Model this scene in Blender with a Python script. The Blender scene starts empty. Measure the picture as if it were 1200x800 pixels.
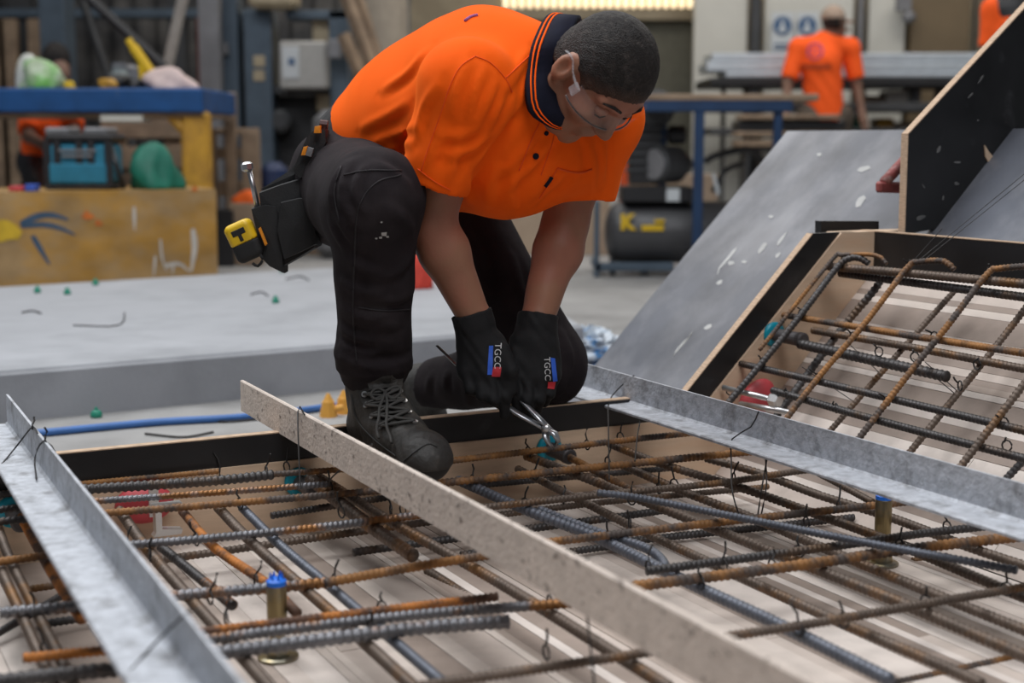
import bpy, math, random
import numpy as np
from mathutils import Vector, Matrix
random.seed(7); RNG = np.random.default_rng(7)
SC = bpy.context.scene
COL = SC.collection

# ------------------------------------------------------------------ camera
FPX, YH, CH = 1667.0, 165.0, 0.72            # focal length in px (50 mm), horizon row, camera height
TILT = math.atan((400 - YH) / FPX)
cd = bpy.data.cameras.new('camera'); cam = bpy.data.objects.new('camera', cd); COL.objects.link(cam)
cd.sensor_width = 36; cd.lens = 36 * FPX / 1200; cd.clip_start = .05; cd.clip_end = 200
cam.location = (0, 0, CH); cam.rotation_euler = (math.pi / 2 - TILT, 0, 0)
cd.dof.use_dof = True; cd.dof.focus_distance = 2.52; cd.dof.aperture_fstop = 3.0
SC.camera = cam
SC.view_settings.view_transform = 'Standard'; SC.view_settings.look = 'None'
SC.view_settings.gamma = 1; SC.view_settings.use_curve_mapping = False
SC.view_settings.exposure = 0.08

# ------------------------------------------------------------------ light
w = bpy.data.worlds.new('world'); SC.world = w; w.use_nodes = True
w.node_tree.nodes['Background'].inputs[0].default_value = (.80, .88, 1.0, 1)
w.node_tree.nodes['Background'].inputs[1].default_value = .085
def area(name, loc, target, sx, sy, power, col):
    l = bpy.data.lights.new(name, 'AREA'); l.shape = 'RECTANGLE'; l.size = sx; l.size_y = sy
    l.energy = power; l.color = col
    o = bpy.data.objects.new(name, l); COL.objects.link(o); o.location = loc
    o.rotation_euler = (Vector(target) - Vector(loc)).to_track_quat('-Z', 'Y').to_euler()
    return o
area('roof_and_fill_light', (-1.8, 3.6, 5.2), (-.3, 2.9, 0), 2.6, 5.0, 300, (.96, .98, 1.0))
area('roof_and_fill_light', (.9, -.6, 4.6), (.3, 2.2, .2), 2.6, 2.6, 125, (.98, .98, 1.0))  # added fill light above and behind the camera, brightens front-facing surfaces
area('roof_and_fill_light', (-2.0, 9.5, 5.2), (-1.5, 9, 0), 5.0, 3.0, 85, (1.0, .95, .88))
area('roof_and_fill_light', (3.0, 9.0, 5.2), (3.0, 9, 0), 5.0, 3.0, 200, (1.0, .96, .9))

# ------------------------------------------------------------------ pixel helpers (1200x800 frame)
FW = np.array([0, math.cos(TILT), -math.sin(TILT)]); UPV = np.array([0, math.sin(TILT), math.cos(TILT)])
CAMP = np.array([0, 0, CH]); ZV = np.array([0, 0, 1.0])
def ray(x, y): return np.array([1.0, 0, 0]) * (x - 600) / FPX + UPV * (400 - y) / FPX + FW
def pz(x, y, z): r = ray(x, y); return CAMP + r * ((z - CH) / r[2])
def py(x, y, Y): r = ray(x, y); return CAMP + r * (Y / r[1])
def pplane(x, y, p, n): r = ray(x, y); return CAMP + r * (np.dot(np.asarray(p) - CAMP, n) / np.dot(r, n))

# ------------------------------------------------------------------ materials
MATS = {}
def mat(name, col, rough=.7, metal=0.0, var=.15, scale=18.0, bump=.0, bscale=60.0, col2=None, mixscale=6.0, mixlo=.45, mixhi=.6,
        spec=.5, stretch=None, sheen=0.0, trans=0.0, alpha=1.0, emit=None, estr=0.0, coat=0.0):
    if name in MATS: return MATS[name]
    m = bpy.data.materials.new(name); m.use_nodes = True; nt = m.node_tree; N = nt.nodes; L = nt.links
    b = N['Principled BSDF']
    tc = N.new('ShaderNodeTexCoord'); mp = N.new('ShaderNodeMapping'); L.new(tc.outputs['Object'], mp.inputs['Vector'])
    if stretch: mp.inputs['Scale'].default_value = stretch
    nz = N.new('ShaderNodeTexNoise'); nz.inputs['Scale'].default_value = scale; nz.inputs['Detail'].default_value = 6
    L.new(mp.outputs[0], nz.inputs['Vector'])
    base = N.new('ShaderNodeRGB'); base.outputs[0].default_value = (*col, 1); out = base.outputs[0]
    if col2 is not None:
        n2 = N.new('ShaderNodeTexNoise'); n2.inputs['Scale'].default_value = mixscale; n2.inputs['Detail'].default_value = 7
        n2.inputs['Roughness'].default_value = .62; L.new(mp.outputs[0], n2.inputs['Vector'])
        mr = N.new('ShaderNodeMapRange'); mr.inputs[1].default_value = mixlo; mr.inputs[2].default_value = mixhi
        L.new(n2.outputs[0], mr.inputs[0])
        mx = N.new('ShaderNodeMix'); mx.data_type = 'RGBA'; L.new(mr.outputs[0], mx.inputs[0]); L.new(out, mx.inputs[6])
        mx.inputs[7].default_value = (*col2, 1); out = mx.outputs[2]
    if var > 0:
        mr2 = N.new('ShaderNodeMapRange'); mr2.inputs[1].default_value = .25; mr2.inputs[2].default_value = .75
        mr2.inputs[3].default_value = 1 - var; mr2.inputs[4].default_value = 1 + var; L.new(nz.outputs[0], mr2.inputs[0])
        mu = N.new('ShaderNodeMix'); mu.data_type = 'RGBA'; mu.blend_type = 'MULTIPLY'; mu.inputs[0].default_value = 1
        L.new(out, mu.inputs[6]); L.new(mr2.outputs[0], mu.inputs[7]); out = mu.outputs[2]
    L.new(out, b.inputs['Base Color'])
    b.inputs['Roughness'].default_value = rough; b.inputs['Metallic'].default_value = metal
    b.inputs['Specular IOR Level'].default_value = spec
    if sheen: b.inputs['Sheen Weight'].default_value = sheen
    if trans: b.inputs['Transmission Weight'].default_value = trans
    if coat: b.inputs['Coat Weight'].default_value = coat
    if alpha < 1: b.inputs['Alpha'].default_value = alpha
    if emit: b.inputs['Emission Color'].default_value = (*emit, 1); b.inputs['Emission Strength'].default_value = estr
    if bump:
        bn = N.new('ShaderNodeTexNoise'); bn.inputs['Scale'].default_value = bscale; bn.inputs['Detail'].default_value = 5
        L.new(mp.outputs[0], bn.inputs['Vector'])
        bp = N.new('ShaderNodeBump'); bp.inputs['Strength'].default_value = bump; bp.inputs['Distance'].default_value = .01
        L.new(bn.outputs[0], bp.inputs['Height']); L.new(bp.outputs[0], b.inputs['Normal'])
    MATS[name] = m
    return m
def s2l(r, g, b): return tuple(((c / 255) / 12.92 if c / 255 < .04045 else ((c / 255 + .055) / 1.055) ** 2.4) for c in (r, g, b))

M_floor = mat('floor_concrete', (.29, .285, .28), .85, var=.2, scale=5, bump=.12, bscale=50, col2=(.21, .205, .20), mixscale=2.2, mixlo=.48, mixhi=.7)
M_slab = mat('precast_concrete', (.335, .345, .37), .8, var=.10, scale=3, bump=.10, bscale=70, col2=(.27, .28, .30), mixscale=2.5, mixlo=.5, mixhi=.7)
M_filmply = mat('black_film_faced_plywood', (.009, .009, .010), .42, var=.5, scale=9, bump=.03, bscale=30, col2=(.03, .03, .033), mixscale=14, mixlo=.6, mixhi=.75)
M_plyedge = mat('plywood_edge', (.50, .36, .25), .8, var=.25, scale=60, stretch=(1, 1, 8), bump=.1)
M_timber = [mat('pale_pine_%d' % i, c, .72, var=.16, scale=10, stretch=(1.0, 1.0, 6.0), bump=.06, bscale=40, col2=c2, mixscale=5, mixlo=.5, mixhi=.72)
            for i, (c, c2) in enumerate([((.60, .44, .31), (.48, .32, .21)), ((.46, .32, .22), (.34, .215, .14))])]
M_stave = [mat('bed_stave_%d' % i, c, .7, var=.13, scale=14, bump=.05, bscale=60, col2=tuple(v * .72 for v in c), mixscale=8, mixlo=.52, mixhi=.78)
           for i, c in enumerate([(.61, .53, .47), (.53, .45, .395), (.40, .325, .275), (.31, .245, .205), (.66, .585, .53)])]
M_sheet = mat('scuffed_grey_form_ply', (.105, .113, .135), .33, var=.35, scale=6, stretch=(1, 1, .5), bump=.03, bscale=30,
              col2=(.20, .205, .225), mixscale=4.2, mixlo=.45, mixhi=.66)
M_galv = mat('concrete_stained_galvanised', (.47, .49, .53), .62, .2, var=.25, scale=60, bump=.35, bscale=120, col2=(.19, .19, .195), mixscale=19, mixlo=.53, mixhi=.72)
M_speck = mat('speckled_cement_coated_steel', (.66, .57, .50), .78, .0, var=.12, scale=30, bump=.25, bscale=140, col2=(.20, .16, .135), mixscale=70, mixlo=.585, mixhi=.66)
M_rust = mat('rusty_rebar', (.27, .125, .038), .66, .2, var=.4, scale=40, bump=.15, bscale=300, col2=(.075, .058, .05), mixscale=13, mixlo=.44, mixhi=.58)
M_rustb = mat('orange_rust_rebar', (.42, .15, .028), .75, .1, var=.35, scale=40, bump=.15, bscale=300, col2=(.10, .05, .03), mixscale=18, mixlo=.44, mixhi=.56)
M_brown = mat('brown_rebar', (.115, .085, .066), .5, .4, var=.3, scale=30, bump=.15, bscale=300, col2=(.19, .095, .035), mixscale=10, mixlo=.53, mixhi=.66)
M_dark = mat('dark_rebar', (.062, .058, .058), .48, .55, var=.3, scale=30, bump=.15, bscale=300, col2=(.12, .075, .045), mixscale=9, mixlo=.55, mixhi=.68)
M_steel = mat('bright_rebar', (.145, .145, .155), .42, .65, var=.35, scale=30, bump=.15, bscale=300, col2=(.23, .105, .035), mixscale=9, mixlo=.49, mixhi=.58)
M_blue_steel = mat('blue_grey_bar', (.115, .125, .15), .5, .5, var=.25, scale=30, bump=.1, bscale=200)
M_wire = mat('black_tie_wire', (.012, .010, .010), .6, 0, var=.2)
M_zinc = mat('zinc_fitting', (.62, .62, .62), .33, .85, var=.15, scale=30)
M_brass = mat('yellow_zinc', (.30, .235, .12), .34, .85, var=.2, scale=25, col2=(.2, .19, .15), mixscale=20)
M_bluecap = mat('blue_plastic', (.01, .16, .72), .4, var=.05)
M_teal = mat('teal_plastic', (.0, .26, .36), .38, var=.05)
M_red = mat('red_plastic', (.46, .05, .06), .55, var=.2, scale=20)
M_sleeve = mat('grey_sleeve', (.075, .068, .07), .5, .3, var=.2)

# ------------------------------------------------------------------ mesh helpers
def mesh_obj(name, V, Fc, m, parent=None, smooth=False, label=None, cat=None, group=None, kind=None, origin=None, mi=None, mats=None):
    V = np.asarray(V, dtype=float)
    if parent is not None: org = np.array(parent['_org'])
    elif origin is not None: org = np.asarray(origin, float)
    else:
        lo, hi = V.min(0), V.max(0); org = np.array([(lo[0] + hi[0]) / 2, (lo[1] + hi[1]) / 2, lo[2]])
    me = bpy.data.meshes.new(name)
    if isinstance(Fc, np.ndarray):
        n, k = Fc.shape
        me.vertices.add(len(V)); me.vertices.foreach_set('co', (V - org).astype(np.float32).ravel())
        me.loops.add(n * k); me.loops.foreach_set('vertex_index', Fc.astype(np.int32).ravel())
        me.polygons.add(n); me.polygons.foreach_set('loop_start', np.arange(0, n * k, k, dtype=np.int32))
        me.update(calc_edges=True); me.validate()
    else:
        me.from_pydata((V - org).tolist(), [], Fc); me.update()
    for mm in (mats or [m]): me.materials.append(mm)
    if mi is not None: me.polygons.foreach_set('material_index', np.asarray(mi, dtype=np.int32))
    if smooth: me.polygons.foreach_set('use_smooth', np.ones(len(me.polygons), dtype=bool))
    o = bpy.data.objects.new(name, me); COL.objects.link(o)
    o['_org'] = org.tolist()
    if parent is not None:
        o.parent = parent
    else: o.location = org
    tag(o, label, cat, group, kind)
    return o
def tag(o, label=None, cat=None, group=None, kind=None):
    for k, v in (('label', label), ('category', cat), ('group', group), ('kind', kind)):
        if v: o[k] = v
    return o
def thing(name, label, cat, loc, group=None):
    o = bpy.data.objects.new(name, None); COL.objects.link(o); o.empty_display_size = .05
    o.location = tuple(loc); o['_org'] = [float(v) for v in loc]
    return tag(o, label, cat, group)
def frame_for(d, ref=None):
    d = np.asarray(d, float); d = d / np.linalg.norm(d)
    ref = np.array([0, 0, 1.0]) if ref is None else np.asarray(ref, float)
    if abs(np.dot(d, ref)) > .95 * np.linalg.norm(ref): ref = np.array([1.0, .2, 0])
    u = np.cross(ref, d); u /= np.linalg.norm(u); return u, np.cross(d, u)
class MB:
    def __init__(s): s.V = []; s.F = []; s.mi = []; s.m = 0
    def add(s, V, Fc):
        o = len(s.V); s.V += [tuple(float(c) for c in v) for v in V]; s.F += [tuple(i + o for i in f) for f in Fc]; s.mi += [s.m] * len(Fc); return s
    def hexa(s, P):   # 8 pts: bottom 4 ccw, top 4 ccw
        return s.add(P, [(3, 2, 1, 0), (4, 5, 6, 7), (0, 1, 5, 4), (1, 2, 6, 5), (2, 3, 7, 6), (3, 0, 4, 7)])
    def box(s, c, size, X=(1, 0, 0), Y=(0, 1, 0), Z=(0, 0, 1)):
        c = np.asarray(c, float); X, Y, Z = (np.asarray(v, float) * k / 2 for v, k in zip((X, Y, Z), size))
        return s.hexa([c - X - Y - Z, c + X - Y - Z, c + X + Y - Z, c - X + Y - Z, c - X - Y + Z, c + X - Y + Z, c + X + Y + Z, c - X + Y + Z])
    def bbox(s, c, size, X=(1, 0, 0), Y=(0, 1, 0), Z=(0, 0, 1), bev=.01):   # chamfered box
        c = np.asarray(c, float); A = [np.asarray(v, float) for v in (X, Y, Z)]; h = [k / 2 for k in size]; V = []; idx = {}
        for sx in (-1, 1):
            for sy in (-1, 1):
                for sz in (-1, 1):
                    sg = (sx, sy, sz)
                    for ax in range(3):
                        p = c.copy()
                        for k in range(3): p = p + A[k] * sg[k] * (h[k] if k == ax else h[k] - bev)
                        idx[(sg, ax)] = len(V); V.append(p)
        Fc = []
        for ax in range(3):
            a, b = [(1, 2), (2, 0), (0, 1)][ax]
            for sg in (-1, 1):
                def S(va, vb):
                    t = [0, 0, 0]; t[ax] = sg; t[a] = va; t[b] = vb; return tuple(t)
                q = [idx[(S(-1, -1), ax)], idx[(S(1, -1), ax)], idx[(S(1, 1), ax)], idx[(S(-1, 1), ax)]]
                Fc.append(q if sg > 0 else q[::-1])
        for ax in range(3):
            a, b = [(1, 2), (2, 0), (0, 1)][ax]
            for sa in (-1, 1):
                for sb in (-1, 1):
                    def S(v):
                        t = [0, 0, 0]; t[ax] = v; t[a] = sa; t[b] = sb; return tuple(t)
                    q = [idx[(S(-1), a)], idx[(S(1), a)], idx[(S(1), b)], idx[(S(-1), b)]]
                    Fc.append(q if sa * sb < 0 else q[::-1])
        for sx in (-1, 1):
            for sy in (-1, 1):
                for sz in (-1, 1):
                    q = [idx[((sx, sy, sz), k)] for k in range(3)]
                    Fc.append(q if sx * sy * sz > 0 else q[::-1])
        return s.add(V, Fc)
    def prism(s, poly, vec):
        n = len(poly); vec = np.asarray(vec, float); P = [np.asarray(p, float) for p in poly]
        return s.add(P + [p + vec for p in P], [tuple(range(n))[::-1], tuple(range(n, 2 * n))] + [(i, (i + 1) % n, (i + 1) % n + n, i + n) for i in range(n)])
    def tube(s, pts, r, n=10, ref=None, cap=True, squash=1.0):
        pts = [np.asarray(p, float) for p in pts]; m = len(pts); V = []; Fc = []
        rr = r if hasattr(r, '__len__') else [r] * m
        for i, p in enumerate(pts):
            d = pts[min(i + 1, m - 1)] - pts[max(i - 1, 0)]; u, v = frame_for(d, ref)
            for k in range(n):
                a = 2 * math.pi * k / n; V.append(p + rr[i] * (math.cos(a) * u + squash * math.sin(a) * v))
        for i in range(m - 1):
            for k in range(n): Fc.append((i * n + k, i * n + (k + 1) % n, (i + 1) * n + (k + 1) % n, (i + 1) * n + k))
        if cap: Fc.append(tuple(range(n))[::-1]); Fc.append(tuple(range((m - 1) * n, m * n)))
        return s.add(V, Fc)
    def lathe(s, base, axis, prof, n=20):   # prof: list of (height, radius)
        base = np.asarray(base, float); axis = np.asarray(axis, float); axis = axis / np.linalg.norm(axis); u, v = frame_for(axis)
        V = []; Fc = []; m = len(prof)
        for h, r in prof:
            for k in range(n):
                a = 2 * math.pi * k / n; V.append(base + axis * h + max(r, 1e-5) * (math.cos(a) * u + math.sin(a) * v))
        for i in range(m - 1):
            for k in range(n): Fc.append((i * n + k, i * n + (k + 1) % n, (i + 1) * n + (k + 1) % n, (i + 1) * n + k))
        Fc.append(tuple(range(n))[::-1]); Fc.append(tuple(range((m - 1) * n, m * n)))
        return s.add(V, Fc)
    def ell(s, c, r, X=(1, 0, 0), Y=(0, 1, 0), Z=(0, 0, 1), nu=16, nv=10, wob=0.0, seed=0):
        c = np.asarray(c, float); X, Y, Z = (np.asarray(v, float) for v in (X, Y, Z)); rg = random.Random(seed); V = []; Fc = []
        for j in range(nv + 1):
            t = math.pi * j / nv
            for i in range(nu):
                p = 2 * math.pi * i / nu; k = 1 + wob * (rg.random() - .5) * 2
                V.append(c + k * (X * r[0] * math.sin(t) * math.cos(p) + Y * r[1] * math.sin(t) * math.sin(p) + Z * r[2] * math.cos(t)))
        for j in range(nv):
            for i in range(nu): Fc.append((j * nu + i, (j + 1) * nu + i, (j + 1) * nu + (i + 1) % nu, j * nu + (i + 1) % nu))
        return s.add(V, Fc)
    def build(s, name, m, parent=None, **kw):
        ms = m if isinstance(m, list) else None
        return mesh_obj(name, s.V, s.F, m, parent, mi=s.mi if ms else None, mats=ms, **kw)
def catmull(pts, step):
    P = [np.asarray(p, float) for p in pts]
    if len(P) == 2: P = [P[0], (P[0] + P[1]) / 2, P[1]]
    Q = [2 * P[0] - P[1]] + P + [2 * P[-1] - P[-2]]; out = []
    for i in range(1, len(Q) - 2):
        a, b, c, d = Q[i - 1:i + 3]; L = np.linalg.norm(c - b); n = max(2, int(L / .01)); t = np.linspace(0, 1, n, endpoint=False)[:, None]
        out.append(.5 * ((2 * b) + (c - a) * t + (2 * a - 5 * b + 4 * c - d) * t ** 2 + (3 * b - a - 3 * c + d) * t ** 3))
    out = np.vstack(out + [P[-1][None]])
    s = np.concatenate([[0], np.cumsum(np.linalg.norm(np.diff(out, axis=0), axis=1))]); n = max(3, int(s[-1] / step) + 1)
    q = np.linspace(0, s[-1], n); return np.stack([np.interp(q, s, out[:, k]) for k in range(3)], 1), q
def rebar(name, pts, dia, m, parent, helical=True, plain=False, seed=0):
    """ribbed bar along a path"""
    pitch = max(.0075, dia * .62); n = 10 if dia < .017 else 12
    path, s = catmull(pts, .02 if plain else pitch / 4.0)
    d = np.gradient(path, axis=0); d /= np.linalg.norm(d, axis=1)[:, None]
    ref = np.array([.13, .21, .97]); ref = np.where((np.abs(d @ ref) > .93)[:, None], np.array([1.0, .1, 0]), ref)
    u = np.cross(ref, d); u /= np.linalg.norm(u, axis=1)[:, None]; v = np.cross(d, u)
    a = np.linspace(0, 2 * np.pi, n, endpoint=False); r0 = dia / 2 * .95
    ph = 2 * np.pi * s[:, None] / pitch + (1.0 if helical else 0.0) * a[None, :] + seed
    R = r0 * (1 + (0 if plain else .11) * np.clip(np.cos(ph) * 1.6, -1, 1))
    V = path[:, None, :] + R[..., None] * (np.cos(a)[None, :, None] * u[:, None, :] + np.sin(a)[None, :, None] * v[:, None, :])
    ns = len(path); i = np.arange(ns - 1)[:, None] * n; k = np.arange(n)[None, :]
    Fq = np.stack([i + k, i + (k + 1) % n, i + n + (k + 1) % n, i + n + k], -1).reshape(-1, 4)
    c0, c1 = ns * n, ns * n + 1
    VV = np.vstack([V.reshape(-1, 3), path[0], path[-1]])
    kk = np.arange(n); e0 = np.stack([np.full(n, c0), (kk + 1) % n, kk, kk], -1); b = (ns - 1) * n
    Fl = [tuple(f) for f in Fq.tolist()]
    Fl += [(c0, int((q + 1) % n), int(q)) for q in kk] + [(c1, int(b + q), int(b + (q + 1) % n)) for q in kk]
    return mesh_obj(name, VV, Fl, m, parent, smooth=True)

# ------------------------------------------------------------------ formwork frame of reference
TH = math.radians(27.3)
D1 = np.array([math.cos(TH), math.sin(TH), 0]); D2 = np.array([math.sin(TH), -math.cos(TH), 0])
ZB = .025
O = (pz(90, 533, .2) + pz(740, 468, .2)) / 2 + .75 * D1; O[2] = ZB          # fold line meets the inner face of the back wall
VV_ = (D1 + ZV) / math.sqrt(2); NN = (-D1 + ZV) / math.sqrt(2)              # up the 45 degree slope, and its normal
def bp(a, b, z): return np.array([O[0], O[1], 0]) + a * D1 + b * D2 + z * ZV
def ip(c, b, n): return O + c * VV_ + b * D2 + n * NN
def pinc(x, y, n): return pplane(x, y, O + NN * n, NN)
def pwall(x, y, b=0.0): return pplane(x, y, O + D2 * b, D2)
def ab(p): q = np.asarray(p) - O; return float(q @ D1), float(q @ D2)

# ------------------------------------------------------------------ structure
mb = MB(); mb.add([(-9, -2, 0), (12, -2, 0), (12, 16, 0), (-9, 16, 0), (-9, -2, -.1), (12, -2, -.1), (12, 16, -.1), (-9, 16, -.1)],
                  [(0, 1, 2, 3), (7, 6, 5, 4), (0, 4, 5, 1), (1, 5, 6, 2), (2, 6, 7, 3), (3, 7, 4, 0)])
mb.build('floor', M_floor, kind='structure')

# ------------------------------------------------------------------ formwork box
BMAX = 2.6; AMIN = -1.75; ZT = .2; N1 = .125; N2 = .178; ZTOP = .524
fw = thing('formwork_box', 'timber and black plywood casting mould with a striped pale bed and a sloping side', 'formwork', bp(-.4, .8, 0))
t = math.tan(math.radians(22.5))
def aline(z_off, n_off):   # wall band profile in (a,z): flat run, mitred fold, sloping run cut level at ZTOP
    def flat(n): return (AMIN, ZB + n)
    def fold(n): return (-n * t, ZB + n)
    def end(n):
        z = ZTOP; c = (z - ZB) * math.sqrt(2) - n; return ((c - n) / math.sqrt(2), z)
    return [flat(z_off), fold(z_off), end(z_off), end(n_off), fold(n_off), flat(n_off)]
def band(lo, hi, b0, b1):
    P = aline(lo, hi); m_ = MB()
    for q in ([0, 1, 4, 5], [1, 2, 3, 4]):
        m_.prism([bp(P[i][0], b0, P[i][1]) for i in q], D2 * (b1 - b0))
    return m_
band(N1 - .03, N2, -.018, 0).build('black_edge_strip', M_filmply, fw)
band(N2 - .0005, N2 + .0015, -.0185, .0005).build('plywood_edge', M_plyedge, fw)
m_ = band(-.02, N1, -.045, .006); m_.build('timber_side_board', M_timber[0], fw)
band(N1 - .002, N1 + .001, .0, .0062).build('timber_arris', M_timber[0], fw)
# boards standing behind the back wall (walers)
m_ = MB(); m_.box(bp(-1.05, -.075, .09), (1.35, .035, .18), D1, D2, ZV); m_.build('waler', M_timber[1], fw)
# board closing the top of the slope
at = ab(pwall(1023, 264))[0]; print('top board', at, pwall(1023, 264)[2])
m_ = MB(); m_.prism([bp(at, -.04, at + ZB - .03), bp(at + .018, -.04, at + ZB - .03), bp(at + .018, -.04, ZTOP), bp(at, -.04, ZTOP)], D2 * 1.5)
m_.build('black_top_board', M_filmply, fw)
m_ = MB(); m_.prism([bp(at - .001, -.04, ZTOP - .0005), bp(at + .0185, -.04, ZTOP - .0005), bp(at + .0185, -.04, ZTOP + .0015), bp(at - .001, -.04, ZTOP + .0015)], D2 * 1.5)
m_.build('plywood_edge', M_plyedge, fw)
m_ = MB(); m_.prism([pwall(962, 259, -.07), pwall(1030, 259, -.07), pwall(1030, 290, -.07), pwall(962, 290, -.07)], -D2 * .02); m_.build('backing_board', M_filmply, fw)
# bed: staves laid side by side, flat part then slope
rs = random.Random(3)
def staves(flat, a0, a1):
    a = a0; last = -1
    while a < a1 - .004:
        wd = min(rs.choice([.014, .018, .024, .03, .042, .055]), a1 - a); b = .006
        k0 = rs.choice([k for k in range(5) if k != last]); last = k0
        while b < (BMAX if flat else 1.35) - .02:
            ln = rs.uniform(.5, 1.5); b1 = min(b + ln, BMAX if flat else 1.35); k = k0 if rs.random() < .85 else rs.randrange(5)
            dz = rs.uniform(-.0006, .0006); m_ = MB(); g = .0004
            f = (lambda x, bb, h: bp(x, bb, ZB + h)) if flat else (lambda x, bb, h: ip(x, bb, h))
            m_.hexa([f(a + g, b1 - g, -.018), f(a + wd - g, b1 - g, -.018), f(a + wd - g, b + g, -.018), f(a + g, b + g, -.018),
                     f(a + g, b1 - g, dz), f(a + wd - g, b1 - g, dz), f(a + wd - g, b + g, dz), f(a + g, b + g, dz)])
            m_.build('bed_board', M_stave[k], fw); b = b1
        a += wd
staves(True, AMIN, -.001); staves(False, .001, (at) * math.sqrt(2))
# ------------------------------------------------------------------ sloping table sheet and the fin standing on it
bl = -.745
st = thing('sloping_table', 'large scuffed grey form-ply sheet sloping up behind the mould', 'sheet', ip(.5, -.1, -.05) * np.array([1, 1, 0]))
m_ = MB(); m_.prism([ip(-.03, bl, -.024), ip(1.045, bl, -.024), ip(1.045, bl, -.042), ip(-.03, bl, -.042)], D2 * 2.6); m_.build('grey_sheet', M_sheet, st)
for b in (-.6, .4, 1.4):
    m_ = MB(); m_.prism([bp(.06, b, 0), bp(.73, b, 0), bp(.73, b, .68), bp(.06, b, .012)], D2 * .045); m_.build('support_frame', M_timber[1], st)
M_scuff = mat('pale_scuff', (.46, .46, .45), .8, var=.15)
M_scuff2 = mat('faint_scuff', (.13, .13, .13), .8, var=.3)
def scuff(pts, plane_p, plane_n, parent, name='paint_chip', m=None):
    P = [pplane(x, y, plane_p, plane_n) for x, y in pts]; m_ = MB(); m_.prism(P, np.asarray(plane_n) * .0008); m_.build(name, m or M_scuff, parent)
rs2 = random.Random(11)
def blob(x, y, rx, ry, an=0.0, n=9):
    return [(x + rx * rs2.uniform(.7, 1.2) * math.cos(2 * math.pi * k / n) * math.cos(an) - ry * rs2.uniform(.7, 1.2) * math.sin(2 * math.pi * k / n) * math.sin(an), y + rx * math.cos(2 * math.pi * k / n) * math.sin(an) + ry * rs2.uniform(.7, 1.2) * math.sin(2 * math.pi * k / n) * math.cos(an)) for k in range(n)]
for x, y, rx, ry, an in ((851, 306, 22, 1.6, -.85), (857, 308, 4, 3, 0), (893, 291, 8, 3, -.9), (916, 280, 11, 1.8, -.9), (843, 331, 4, 2.5, -.6), (904, 254, 3, 2, 0), (830, 383, 5, 2.5, -.5), (800, 403, 20, 1.4, -.85), (1008, 236, 9, 4, -.9), (1013, 198, 9, 3, -.3), (872, 307, 3, 2, 0), (960, 181, 3, 2, 0), (912, 299, 4, 2, -.8)):
    scuff(blob(x, y, rx, ry, an), ip(0, 0, -.0238), NN, st)
bf = .06
def pf(x, y): return pwall(x, y, bf)
fin = thing('plywood_fin', 'upright black film-faced plywood board with a raw slanted edge', 'board', pf(1065, 268))
poly = [pf(1060, 275), pf(1064, 157), pf(1200, 10), pf(1300, -98), pf(1300, 25), pf(1106, 266)]
# keep the foot of the board on the sheet
poly[0] = poly[0]; m_ = MB(); m_.prism(poly, -D2 * .018); m_.build('panel', M_filmply, fin)
def strip(p, q, th=.0012, over=.0006):
    u = (q - p) / np.linalg.norm(q - p); nrm = np.cross(u, D2); nrm /= np.linalg.norm(nrm)
    m = MB(); m.prism([p - nrm * th + D2 * over, p + nrm * th + D2 * over, p + nrm * th - D2 * (.018 + over), p - nrm * th - D2 * (.018 + over)], q - p); return m
strip(poly[0], poly[1]).build('plywood_edge', M_plyedge, fin); strip(poly[1], poly[3]).build('plywood_edge', M_plyedge, fin)
q = [pf(1153, 170), pf(1158, 178), pf(1167, 188), pf(1160, 195), pf(1154, 184)]
m_ = MB(); m_.prism(q, D2 * .003); m_.build('torn_veneer', M_timber[0], fin)
for x, y, rx, ry, an in ((1149, 93, 8, 1.5, -1.0), (1137, 112, 6, 1.5, -.8), (1100, 175, 6, 3, -1.1), (1078, 255, 8, 4, -.3), (1105, 232, 1.5, 5, .2), (1082, 218, 4, 1, .9), (1122, 190, 5, 2, 0), (1121, 215, 4, 3, 0), (1146, 141, 1.5, 1.5, 0)):
    scuff(blob(x, y, rx * .8, ry * .7, an, 7), bp(0, bf + .0002, 0), D2, fin, 'scuff_mark', M_scuff2)

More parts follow.
